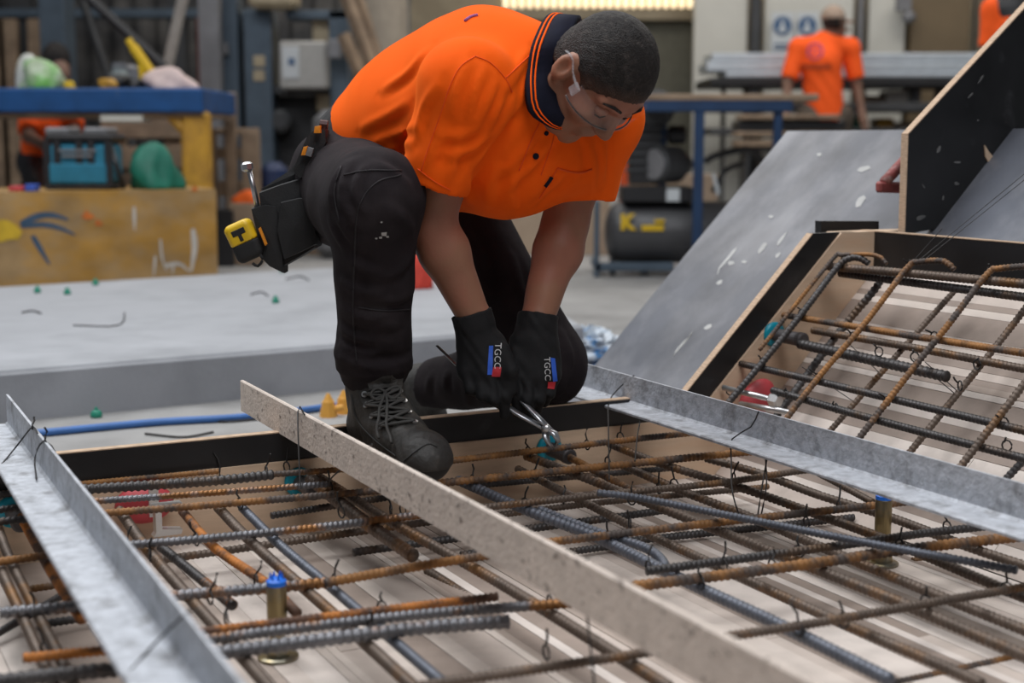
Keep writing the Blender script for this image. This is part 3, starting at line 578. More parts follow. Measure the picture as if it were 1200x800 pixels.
# rack with aluminium lengths
rk = thing('storage_rack', 'dark steel rack holding aluminium lengths and timber offcuts', 'rack', base_of(835, 1160, 11.6, .8))
for x in (843, 868, 1092): m_ = MB(); bx(m_, x, 91.5, x + 8, 290, 11.6, .08, floor=True); m_.build('post', M_darkgrey, rk)
for y, m, h in ((91, M_black, 10), (120, M_darkgrey, 10), (150, M_darkgrey, 8)): m_ = MB(); bx(m_, 832, y, 1160, y + h, 11.3, .9); m_.build('shelf', m, rk)
for k, (y0, y1, x0) in enumerate(((62, 71, 834), (72, 83, 828), (84, 90, 850))):
    for j in range(1):
        m_ = MB(); bx(m_, x0 + 6 * j, y0, 1150 + 4 * k, y1 + .9, 11.35 + .22 * j, .5, bev=.01); m_.build('aluminium_length', M_alu, label='pale aluminium box section in the %s layer on the dark rack' % ('top', 'middle', 'lowest')[k], cat='metal section', group='aluminium lengths on the rack')
for k, (x0, x1, y0, y1, m, lb) in enumerate(((1010, 1036, 112, 119.8, M_oldtimber, 'short brown offcut lying on the lower rack shelf'), (1038, 1066, 106, 119.8, M_white, 'white carton standing on the lower rack shelf'), (1104, 1136, 104, 119.8, M_oldtimber, 'slanting grey-brown offcut bundle on the rack shelf'),
        (1068, 1080, 104, 119.8, M_grey, 'small grey tin standing on the rack shelf'), (1052, 1090, 143, 149.8, M_oldtimber, 'long brown timber offcut on the bottom rack shelf'), (1028, 1048, 138, 149.8, M_yellow, 'yellow block on the bottom rack shelf'), (1000, 1012, 136, 149.8, M_green, 'green bottle on the bottom rack shelf'))):
    m_ = MB(); c = bx(m_, x0, y0, x1, y1, 11.6, .25, bev=.012); m_.build(('timber_offcut', 'carton', 'offcut_bundle', 'tin', 'timber_offcut', 'yellow_block', 'bottle')[k], m, label=lb, cat='offcut' if 'offcut' in lb else lb.split()[1], group='items on the rack')
# blue steel table
tb = thing('steel_table', 'dark blue steel work table with a board top beside the compressor', 'table', base_of(755, 930, 7.3, .8))
m_ = MB(); bx(m_, 752, 118, 930, 131, 7.3, .06); m_.build('front_beam', M_bluesteel, tb)
m_ = MB(); bx(m_, 748, 110, 960, 118, 7.3, .9); m_.build('board_top', M_oldtimber, tb)
m_ = MB(); bx(m_, 752, 118, 930, 131, 8.1, .06); m_.build('rear_beam', M_bluesteel, tb)
for x, Y in ((812, 7.3), (904, 7.32), (905, 8.1), (770, 8.1)): m_ = MB(); bx(m_, x, 130, x + 14 if Y < 8 else x + 12, 300, Y, .06, floor=True); m_.build('leg', M_bluesteel, tb)
for k, (x0, x1, y0, y1, Y, m, lb) in enumerate(((870, 925, 134, 140, 9.0, M_oldtimber, 'topmost brown plank stacked under the blue table'), (866, 920, 154, 160, 9.0, M_oldtimber, 'middle brown plank stacked under the blue table'), (866, 915, 164, 172, 9.0, M_oldtimber, 'lowest brown plank stacked under the blue table'))):
    m_ = MB(); bx(m_, x0, y0, x1 + 60, y1, Y, .3); m_.build('plank', m, label=lb, cat='plank', group='planks under the table')
m_ = MB(); bx(m_, 866, 141, 990, 152, 9.05, .3); m_.build('pipe_bundle', M_black, label='dark bundle lying between the stacked planks', cat='bundle')
ps = thing('plank_stand', 'low dark trestle carrying the brown planks', 'trestle', base_of(870, 980, 9.05, .3))
for x in (872, 968): m_ = MB(); bx(m_, x, 172, x + 8, 300, 9.06, .28, floor=True); m_.build('leg', M_darkgrey, ps)
m_ = MB(); bx(m_, 866, 172, 985, 178, 9.04, .32); m_.build('crossbar', M_darkgrey, ps)
# low beige hoarding behind
m_ = MB(); bx(m_, 402, 204, 842, 300, 9.03, .05, floor=True); hb = m_.build('plywood_hoarding', mat('beige_ply_sheet', (.42, .32, .23), .75, var=.12, scale=3, col2=(.34, .25, .18), mixscale=3), label='low beige plywood hoarding standing across the floor behind the slab', cat='hoarding')
m_ = MB(); bx(m_, 250, 284, 401, 300, 9.03, .05, floor=True); m_.build('kick_board', M_oldtimber, label='low brown kick board standing in front of the press', cat='board')
m_ = MB(); bx(m_, 726, 150, 737, 214, 8.6, .1, floor=True); m_.build('marker_post', mat('orange_post', (.75, .10, .02), .6), label='slim orange marker post beside the compressor', cat='post')
m_ = MB(); bx(m_, 716, 165, 727, 195, 8.62, .05, floor=True); m_.build('white_board', M_white, label='narrow white board leaning by the orange marker post', cat='board')
# compressor
YC = 7.55
cp = thing('air_compressor', 'grey tank air compressor with black pump and yellow lettering', 'compressor', base_of(700, 840, YC, .4))
M_tank = mat('dark_grey_enamel', (.060, .060, .064), .42, .15, var=.12, scale=8)
tc_ = py(708, 272, YC + .17); R = .168; Lt = .78
m_ = MB(); m_.lathe(tc_, (1, 0, 0), [(0, .02), (.004, .06), (.018, .11), (.045, .148), (.08, R), (Lt - .08, R), (Lt - .045, .148), (Lt - .018, .11), (Lt, .03)], 32); m_.build('tank', M_tank, cp, smooth=True)
m_ = MB(); bx(m_, 729, 219, 812, 237, YC + .02, .3); m_.build('top_plate', M_black, cp); m_ = MB(); bx(m_, 781, 221, 797, 236, YC + .012, .008); m_.build('white_label', M_signtxt, cp)
pm = MB(); bx(pm, 739, 130, 775, 216, YC + .06, .22); pmo = pm.build('pump_block', M_black, cp)
for k in range(7): m_ = MB(); bx(m_, 736, 138 + k * 10, 778, 142 + k * 10, YC + .05, .24); m_.build('cooling_fin', M_darkgrey, pmo)
m_ = MB(); m_.lathe(py(766, 193, YC + .03), (.8, .6, 0), [(0, .02), (.003, .085), (.02, .098), (.16, .098), (.17, .085), (.24, .05)], 24); mo = m_.build('motor', M_darkgrey, cp)
m_ = MB(); m_.lathe(py(766, 193, YC + .03), (-.8, -.6, 0), [(0, .082), (.006, .078), (.007, .01)], 24); m_.build('fan_cover', M_grey, mo)
m_ = MB(); m_.lathe(py(782, 158, YC + .1), (1, 0, 0), [(0, .03), (.01, .05), (.09, .05), (.1, .03)], 16); m_.build('air_filter', M_black, cp)
m_ = MB(); m_.lathe(py(768, 127, YC + .1), (.2, -1, 0), [(0, .09), (.03, .10), (.05, .07)], 22); m_.build('flywheel', M_darkgrey, cp)
for x, y, e in ((757, 118, 0), (830, 175, 0)):
    pass
m_ = MB(); m_.tube(list(catmull([py(826, 190, YC), py(840, 182, YC), py(880, 176, YC + .1), py(900, 200, YC + .2)], .03)[0]), .018, 8); m_.tube(list(catmull([py(835, 225, YC), py(850, 200, YC), py(870, 192, YC + .1)], .03)[0]), .014, 8); m_.build('air_line', M_black, cp)
m_ = MB(); m_.prism([py(834, 204, YC - .02), py(838, 202, YC - .02), py(844, 226, YC - .02), py(840, 229, YC - .02)], (0, .004, 0)); m_.build('hanging_tag', M_signtxt, cp)
m_ = MB(); bx(m_, 697, 308, 790, 318, YC + .0, .05); bx(m_, 697, 308, 790, 318, YC + .36, .05); bx(m_, 697, 308, 705, 318, YC, .4); m_.build('base_frame', M_greyblue, cp)
m_ = MB(); bx(m_, 696, 235, 703, 322, YC + .0, .05, floor=True); m_.build('frame_post', M_greyblue, cp)
for x in (718, 745, 765, 800):
    m_ = MB(); a, b = py(x, 290, YC + .12), py(x + (12 if x in (745,) else -12 if x == 765 else 0), 318, YC + .12); b[2] = 0.0; m_.tube([a, b], .018, 8); m_.build('foot', M_darkgrey, cp)
M_ytxt = mat('yellow_decal', (.65, .42, .01), .6, var=.05)
def text_obj(name, body, loc, X, Z, size, m, parent, depth=.0015, align='CENTER', bold=0.0):
    cu = bpy.data.curves.new(name, 'FONT'); cu.body = body; cu.size = size; cu.extrude = depth; cu.align_x = align; cu.align_y = 'CENTER'; cu.offset = bold
    tmp = bpy.data.objects.new(name, cu); COL.objects.link(tmp); dg = bpy.context.evaluated_depsgraph_get(); me = bpy.data.meshes.new_from_object(tmp.evaluated_get(dg))
    V = np.array([v.co[:] for v in me.vertices]); Fc = [tuple(p.vertices) for p in me.polygons]
    bpy.data.objects.remove(tmp); bpy.data.curves.remove(cu)
    X = np.asarray(X, float) / np.linalg.norm(X); Z = np.asarray(Z, float); Z = Z - X * np.dot(X, Z); Z /= np.linalg.norm(Z); Yv = np.cross(X, Z)
    W = np.asarray(loc) + V[:, :1] * X + V[:, 1:2] * Z - V[:, 2:3] * Yv
    return mesh_obj(name, W, Fc, m, parent)
text_obj('logo', 'K', py(735, 261, YC - .003), (1, 0, 0), ZV, .11, M_ytxt, cp, depth=.004, bold=.006)
for k, (x, y, w_, h_) in enumerate(((752, 267, 26, 7), (767, 259, 12, 4))): m_ = MB(); bx(m_, x, y - h_ / 2, x + w_, y + h_ / 2, YC - .004, .006, bev=.001); m_.build('lettering', M_ytxt, cp)
# ------------------------------------------------------------------ left side: yellow box, bench, shelving
YB = 6.6
ybx = thing('plywood_box', 'paint-stained yellow plywood box standing behind the slab', 'box', base_of(-20, 255, YB, .6))
A, B = py(-60, 300, 6.35), py(255, 300, 6.9); A[2] = B[2] = 0; ub = (B - A) / np.linalg.norm(B - A); nb = np.array([-ub[1], ub[0], 0]); HB = .49
m_ = MB(); m_.prism([A, B, B + nb * .02, A + nb * .02], ZV * HB); m_.build('front_panel', M_plyy, ybx)
m_ = MB(); m_.prism([A + nb * .021 + ZV * (HB - .02), B + nb * .021 + ZV * (HB - .02), B + nb * .62 + ZV * (HB - .02), A + nb * .62 + ZV * (HB - .02)], ZV * .02); m_.build('lid', M_plyy, ybx)
m_ = MB(); m_.prism([B - ub * .02 + nb * .021, B + nb * .021, B + nb * .62, B - ub * .02 + nb * .62], ZV * (HB - .021)); m_.build('end_panel', M_plyy, ybx)
def on_box(x, y): return pplane(x, y, A - nb * .001, nb)
M_paintb = mat('faded_blue_paint', (.035, .075, .13), .7, var=.3); M_paintw = mat('white_paint_drips', (.50, .47, .43), .7, var=.2); M_painty = mat('bright_yellow_paint', (.55, .36, .02), .7, var=.2); M_painto = mat('orange_paint_dab', (.55, .14, .02), .7, var=.3)
def stroke(name, pts, wdt, m):
    path = catmull([on_box(x, y) for x, y in pts], .02)[0]; V = []; Fc = []
    for i, p in enumerate(path):
        d = path[min(i + 1, len(path) - 1)] - path[max(i - 1, 0)]; d /= np.linalg.norm(d); s_ = np.cross(d, nb); k = wdt * (.35 + .65 * math.sin(math.pi * min(1, (i + 1) / len(path)) ** .7)) / 2
        V += [p + s_ * k, p - s_ * k, p + s_ * k - nb * .0012, p - s_ * k - nb * .0012]
    for i in range(len(path) - 1): a_ = 4 * i; Fc += [(a_ + 2, a_ + 3, a_ + 7, a_ + 6), (a_, a_ + 2, a_ + 6, a_ + 4), (a_ + 1, a_ + 5, a_ + 7, a_ + 3)]
    mesh_obj(name, V, Fc, m, ybx)
stroke('paint_stroke', [(24, 262), (45, 253), (62, 252), (80, 257)], .03, M_paintb); stroke('paint_stroke', [(24, 265), (50, 263), (70, 267), (88, 275)], .025, M_paintb); stroke('paint_stroke', [(38, 276), (48, 293), (58, 310)], .025, M_paintb)
stroke('paint_drip', [(188, 280), (190, 302), (196, 318)], .012, M_paintw); stroke('paint_drip', [(192, 312), (210, 309), (222, 318)], .02, M_paintw); stroke('paint_drip', [(226, 268), (228, 290), (224, 318)], .028, M_paintw); stroke('paint_drip', [(157, 242), (158, 270)], .015, M_paintw); stroke('paint_drip', [(203, 311), (202, 322)], .012, M_paintw); stroke('paint_drip', [(182, 300), (180, 324)], .012, M_paintw)
stroke('paint_patch', [(-8, 272), (8, 270), (24, 276)], .10, M_painty); stroke('paint_dab', [(98, 250), (104, 254), (110, 254)], .04, M_painto); stroke('paint_dab', [(112, 260), (120, 263)], .03, M_painto); stroke('paint_dab', [(226, 220), (231, 223)], .03, M_painto)
# cooler bag on the box
YK = 6.78
kb_ = thing('tool_bag', 'teal and black insulated tool bag sitting on the yellow box', 'bag', base_of(52, 130, YK, .25, HB))
zk = HB
def bz(m_, x0, y0, x1, y1, Y, dep, z0, bev=.012):   # box whose foot rests at z0
    a = py(x0, y1, Y); b = py(x1, y0, Y); m_.bbox(((a[0] + b[0]) / 2, Y + dep / 2, (z0 + b[2]) / 2), (b[0] - a[0], dep, b[2] - z0), bev=bev)
m_ = MB(); bz(m_, 54, 165, 128, 222, YK, .24, HB + .012, .03); kbody = m_.build('body', M_tealcloth, kb_); m_ = MB(); bz(m_, 51, 216, 131, 224, YK - .01, .26, HB); m_.build('base_panel', M_black, kb_)
m_ = MB(); bz(m_, 51, 157, 131, 165, YK - .01, .26, py(50, 166, YK)[2]); m_.build('lid', M_black, kb_)
for x in (52, 97): m_ = MB(); bz(m_, x, 149, x + 28, 158, YK + .01, .2, py(50, 158, YK)[2], .01); m_.build('lid_pocket', M_grey, kb_)
for x in (52, 64, 90, 104, 124): m_ = MB(); bz(m_, x, 164, x + 6, 222, YK - .006, .008, HB + .012, .002); m_.build('strap', M_black, kb_)
m_ = MB(); bz(m_, 58, 192, 124, 216, YK - .012, .02, HB + .03, .006); m_.build('front_pocket', M_tealcloth, kb_)
m_ = MB(); bz(m_, 68, 175, 112, 178, YK - .016, .006, py(50, 178, YK)[2], .001); bz(m_, 72, 181, 108, 184, YK - .016, .006, py(50, 184, YK)[2], .001); m_.build('pale_lettering', M_grey, kb_)
m_ = MB(); m_.tube(list(catmull([py(130, 172, YK + .05), py(137, 195, YK), py(145, 220, YK + .05)], .03)[0]), .012, 8); m_.build('shoulder_strap', M_black, kb_)
for k, (x0, x1, m, lb, y0) in enumerate(((10, 26, M_red, 'red carton on the yellow box edge', 218), (29, 40, mat('blue_carton', (.03, .08, .4), .6), 'small blue carton on the yellow box edge', 216))):
    m_ = MB(); bz(m_, x0, y0, x1, 226, 6.55, .08, HB, .004); m_.build('carton', m, label=lb, cat='carton')
# bench
YW = 7.55; wb = thing('work_bench', 'heavy bench with a chipped blue steel rim and yellow leg', 'bench', base_of(-40, 240, YW, .8))
m_ = MB(); bx(m_, -60, 103, 237, 132, YW, .9, bev=.01); m_.build('blue_top', M_bluebeam, wb); m_ = MB(); bx(m_, -60, 131, 236, 137, YW + .03, .8); m_.build('timber_underside', M_oldtimber, wb)
for Y in (YW + .04, YW + .75): m_ = MB(); bx(m_, 216, 130, 243, 300, Y, .12, floor=True, bev=.02); m_.build('leg', M_yellow, wb)
m_ = MB(); bar(m_, (201, 136), (216, 152), YW + .08, .03); m_.build('leg_brace', M_yellow, wb); m_ = MB(); bx(m_, -60, 130, -40, 300, YW + .04, .12, floor=True); m_.build('leg', M_yellow, wb)
m_ = MB(); bx(m_, 117, 134, 167, 143, YW + .02, .2); m_.build('drawer_front', M_white, wb)
zt = py(0, 103, YW)[2]
def crumple(name, x0, x1, y0, m, label, cat, seed, Y=None, cols=1, wob=.16, tip=.0, z0=None):
    Y = Y or YW + .15; a, b = py(x0, 103, Y), py(x1, 103, Y); top = py((x0 + x1) / 2, y0, Y)[2]; c = np.array([(a[0] + b[0]) / 2, Y, zt if z0 is None else z0]); r = (b[0] - a[0]) / 2; h = top - c[2]
    rg = random.Random(seed); V = []; Fc = []; nu, nv = 24, 12; ph = [rg.uniform(0, 6) for _ in range(6)]
    for j in range(nv + 1):
        t_ = j / nv
        for i in range(nu):
            an = 2 * math.pi * i / nu; k = (1 - t_ ** 2) ** .6 * (1 + wob * math.sin(3 * an + ph[0] + 3 * t_) + wob * .6 * math.sin(7 * an + ph[1] - 5 * t_)) + tip * t_; V.append((c[0] + r * k * math.cos(an) + r * .15 * math.sin(4 * t_ + ph[2]), c[1] + r * .7 * k * math.sin(an), c[2] + h * t_))
    for j in range(nv):
        for i in range(nu): Fc.append((j * nu + i, j * nu + (i + 1) % nu, (j + 1) * nu + (i + 1) % nu, (j + 1) * nu + i))
    Fc += [tuple(range(nu))[::-1], tuple(range(nv * nu, nv * nu + nu))]
    return mesh_obj(name, V, Fc, m, smooth=True, label=label, cat=cat)
crumple('cloth_bundle', 150, 205, 166, mat('green_tarp', (.004, .13, .085), .6, var=.25, scale=12), 'rumpled dark green tarpaulin bundle on the yellow box', 'tarpaulin', 31, Y=YK + .12, z0=HB, wob=.2, tip=.12)
M_bagw = mat('white_film_bag', (.55, .56, .52), .4, var=.2, scale=14, col2=(.50, .48, .28), mixscale=6, mixlo=.5, mixhi=.62); M_bagg = mat('green_tinted_bag', (.42, .52, .36), .4, var=.25, scale=10, col2=(.16, .42, .10), mixscale=6, mixlo=.45, mixhi=.6)
crumple('plastic_bag', 20, 46, 63, M_bagw, 'crumpled whitish plastic bag standing on the bench beside the bent head', 'bag', 1, Y=YW + .3, tip=.3); crumple('plastic_bag', 24, 70, 68, M_bagg, 'green-tinted plastic bag slumped on the blue bench', 'bag', 2, tip=.2)
crumple('plastic_bag', 172, 226, 78, mat('pinkish_bag', (.58, .45, .43), .5, var=.2, scale=10), 'pinkish white plastic bag on the end of the blue bench', 'bag', 3, tip=.15)
crumple('yellow_tub', 76, 88, 95, M_ytxt, 'small bright yellow plastic tub on the bench', 'tub', 4, wob=.03, tip=.5); crumple('black_pouch', 115, 150, 87, M_black, 'black tool pouch lying on the bench', 'pouch', 5, tip=.5); crumple('rubber_glove', 150, 168, 92, M_black, 'black rubber glove lying by the yellow gun', 'glove', 15, tip=.4)
cl = thing('glass_jar', 'clear glass jar standing on the bench behind the black pouch', 'jar', py(141, 103, YW + .5)); m_ = MB(); p = py(141, 103, YW + .5); p[2] = zt; m_.lathe(p, ZV, [(0, .05), (.02, .055), (.09, .055), (.11, .04), (.13, .04)], 16); m_.build('body', mat('dull_glass', (.22, .25, .25), .2, var=.2), cl); m_ = MB(); m_.lathe(p + ZV * .13, ZV, [(0, .042), (.025, .042)], 14); m_.build('lid', M_grey, cl)
m_ = MB(); c = py(152, 103, YW + .6); c[2] = zt; m_.lathe(c, ZV, [(0, .07), (.02, .075), (.13, .07), (.15, .03)], 16); m_.build('grey_canister', M_grey, label='dull grey canister standing on the bench behind the yellow gun', cat='canister')
gn = thing('sealant_gun', 'yellow sealant gun leaning on the clutter of the blue bench', 'sealant gun', py(175, 103, YW + .25) * np.array([1, 1, 0]) + ZV * zt)
m_ = MB(); bar(m_, (156, 55), (184, 96), YW + .25, .028, n=12); m_.build('barrel', M_ytxt, gn); m_ = MB(); bar(m_, (166, 74), (168, 96), YW + .25, .022); m_.build('grip', M_ytxt, gn); m_ = MB(); bar(m_, (150, 46), (157, 57), YW + .25, .02); m_.build('nozzle', M_ytxt, gn)
crumple('yellow_block', 118, 136, 92, M_yellow, 'worn yellow block on the front edge of the bench', 'block', 9, Y=YW + .06, tip=.7)
p_r = pz(486, 338, zs); crumple('red_cloth', 470, 502, 298, M_redcloth, 'faded red cloth bundle on the slab behind the raised knee', 'cloth', 8, Y=p_r[1], z0=zs, wob=.10, tip=.25)
# shelving, posts, machine
def simple(name, rects, m, label, cat, Y, dep, floor=True, part='post'):
    rt = thing(name, label, cat, base_of(rects[0][0], rects[-1][2], Y, dep))
    for (x0, y0, x1, y1) in rects: m_ = MB(); bx(m_, x0, y0, x1, y1, Y, dep, floor=floor); m_.build(part, m, rt)
    return rt
simple('steel_column', [(58, -60, 72, 300)], M_greyblue, 'blue-grey steel column standing behind the bent man', 'column', 10.4, .25, part='shaft'); simple('steel_column', [(240, -60, 254, 300)], M_grey, 'light grey steel column just past the bench end', 'column', 9.6, .12, part='shaft'); simple('steel_column', [(258, -60, 276, 300)], M_greyblue, 'dark slate steel column carrying a small grey switch', 'column', 9.8, .2, part='shaft')
sw = MB(); bx(sw, 257, 50, 267, 64, 9.75, .05); sw.build('switch_box', M_grey, label='small grey switch fixed to the slate column', cat='switch')
gt = thing('wall_rail', 'dark horizontal steel rail running across the cladding', 'rail', base_of(-60, 300, 12.2)); m_ = MB(); bx(m_, -80, 10, 300, 20, 12.2, .2); m_.build('beam', M_greyblue, gt)
for x in (-70, 22, 205): m_ = MB(); bx(m_, x, -60, x + 9, 300, 12.25, .15, floor=True); m_.build('stanchion', M_darkgrey, gt)
wf = simple('doorway_frame', [(-2, 22, 4, 300), (10, 22, 17, 300), (44, 22, 58, 300)], M_oldtimber, 'pale timber frame of a dark opening behind the bent man', 'frame', 12.0, .1, part='jamb')
m_ = MB(); bar(m_, (216, -10), (195, 84), 9.2, .035); bar_o = m_.build('leaning_pole', mat('pale_grey_pole', (.33, .30, .27), .7), label='pale grey pole leaning upright behind the bench end', cat='pole')
m_ = MB(); bar(m_, (85, -20), (192, 78), 9.0, .03); m_.build('leaning_pole', M_black, label='dark pole slanting down across the cladding towards the bench', cat='pole'); m_ = MB(); bar(m_, (86, -30), (180, 244), 10.8, .03); m_.build('leaning_pole', M_darkgrey, label='thin dark grey pole leaning against the cladding', cat='pole')
m_ = MB(); bx(m_, 232, 20, 237, 100, 10.5, .05, floor=True); m_.build('red_pipe', mat('rust_red_pipe', (.16, .035, .025), .6), label='thin rust-red vertical pipe beside the grey column', cat='pipe')
# timber crates
cr = thing('timber_crate', 'low brown timber crate of wide boards under the bench', 'crate', base_of(120, 215, 9.0, .5))
for y0, y1 in ((138, 162), (172, 198), (204, 230), (236, 262)): m_ = MB(); bx(m_, 118, y0, 214, y1, 9.0, .04); m_.build('board', M_oldtimber, cr)
for x in (130, 196): m_ = MB(); bx(m_, x, 136, x + 16, 290, 9.045, .06, floor=True); m_.build('post', M_oldtimber, cr)
cr = thing('timber_trestle', 'brown timber frame with tall battens beside the yellow box', 'trestle', base_of(246, 302, 8.6, .5))
for x0, x1, y0 in ((267, 275, 108), (286, 303, 154), (246, 252, 150)): m_ = MB(); bx(m_, x0, y0, x1, 300, 8.6, .06, floor=True); m_.build('batten', M_oldtimber, cr)
for y0, y1 in ((150, 158), (173, 186), (212, 230)): m_ = MB(); bx(m_, 247, y0, 303, y1, 8.665, .05); m_.build('cross_board', M_oldtimber, cr)
crumple('orange_rag', 272, 300, 222, M_orangecloth, 'faded orange rag hung over the low timber by the box', 'rag', 12, Y=8.31, z0=py(280, 238, 8.25)[2])
m_ = MB(); bx(m_, 252, 246, 272, 300, 8.2, .3, floor=True); m_.build('dark_crate', M_black, label='small black crate behind the right end of the yellow box', cat='crate'); m_ = MB(); bx(m_, 270, 238, 304, 300, 8.25, .12, floor=True); m_.build('timber_offcut', M_oldtimber, label='stubby timber block carrying the orange rag', cat='block')
# press machine
mc = thing('press_machine', 'blue-grey framed workshop press with a pale control box', 'machine', base_of(292, 405, 9.8, .5))
for x0, y0, x1 in ((292, 12, 317), (390, 12, 406)): m_ = MB(); bx(m_, x0, y0, x1, 300, 9.8, .3, floor=True); m_.build('upright', M_greyblue, mc)
m_ = MB(); bx(m_, 335, 12, 406, 22, 9.8, .3); m_.build('top_beam', M_greyblue, mc); m_ = MB(); bx(m_, 318, 100, 392, 110, 9.85, .25); m_.build('bed_beam', M_darkgrey, mc)
cb = MB(); bx(cb, 328, 48, 382, 104, 9.65, .2, bev=.015); cbx = cb.build('control_box', mat('pale_grey_enamel', (.40, .39, .37), .55, var=.1), mc); m_ = MB(); bx(m_, 331, 55, 350, 92, 9.64, .01); m_.build('notice_paper', M_signtxt, cbx); m_ = MB(); bx(m_, 338, 68, 345, 76, 9.634, .005); m_.build('print_block', M_signblue, cbx); m_ = MB(); bx(m_, 384, 46, 399, 68, 9.6, .1); m_.build('isolator', M_grey, cbx)
for x0, y0, x1, y1 in ((366, 22, 388, 50), (371, 105, 392, 130)): m_ = MB(); bx(m_, x0, y0, x1, y1, 9.9, .2); m_.build('cream_block', mat('cream_enamel', (.40, .33, .22), .6), mc)
for y in (65, 82): m_ = MB(); bx(m_, 297, y, 310, y + 13, 9.79, .01); m_.build('label_plate', mat('cream_enamel', (.40, .33, .22), .6), mc)
m_ = MB(); bx(m_, 318, 112, 390, 300, 10.0, .2, floor=True); m_.build('dark_cabinet', M_black, mc); m_ = MB(); bx(m_, 318, 196, 389, 300, 9.82, .17, floor=True); m_.build('base_plinth', mat('grimy_brown_steel', (.085, .07, .06), .7, var=.3), mc); m_ = MB(); m_.lathe(py(330, 142, 9.9), (0, -1, 0), [(0, .08), (.08, .08), (.1, .05)], 18); m_.build('handwheel', M_darkgrey, mc)
m_ = MB(); bx(m_, 290, -20, 345, 8, 9.6, .3, bev=.03); m_.build('overhead_hood', mat('cream_enamel', (.40, .33, .22), .6), mc)
for k, (p0, p1, r_) in enumerate((((396, -30), (446, 100), .045), ((410, -30), (450, 90), .04), ((402, 40), (437, 120), .045))):
    m_ = MB(); a, b = py(*p0, 9.35 + .12 * k), py(*p1, 9.35 + .12 * k); b2 = b + (b - a) * 0; m_.tube([a, b + (b - a) / (a[2] - b[2]) * b[2]], r_, 4); m_.build('leaning_plank', M_oldtimber, label=('long brown plank leaning by the press, thickest', 'long brown plank leaning beside the pale pipe', 'short brown plank leaning against the press upright')[k], cat='plank', group='planks leaning by the press')
m_ = MB(); p = base_of(424, 480, 10.4); m_.lathe(p, ZV, [(0, .18), (2.6, .18)], 28); m_.build('concrete_pipe', mat('pale_concrete_pipe', (.36, .31, .25), .8, var=.12), smooth=False, label='stout pale concrete pipe standing upright behind the bent back', cat='pipe')
m_ = MB(); bx(m_, 368, 128, 412, 300, 8.7, .3, floor=True, bev=.06); m_.build('grey_sack', mat('grey_sack', (.13, .13, .135), .8, var=.15), label='upright grey sack behind the tool belt', cat='sack'); m_ = MB(); bx(m_, 306, 190, 334, 300, 8.65, .2, floor=True, bev=.05); m_.build('blue_drum', mat('navy_plastic', (.015, .03, .09), .5), label='small navy drum behind the tool pouch', cat='drum')
crumple('dark_blue_bundle', 416, 448, 110, mat('navy_cloth', (.015, .02, .05), .8), 'dark navy bundle behind the worker, on the press side', 'bundle', 20, Y=8.82, z0=py(420, 158, 8.72)[2])
m_ = MB(); bx(m_, 416, 158, 450, 300, 8.72, .25, floor=True); m_.build('timber_stack', M_oldtimber, label='low timber stack under the navy bundle', cat='timber')

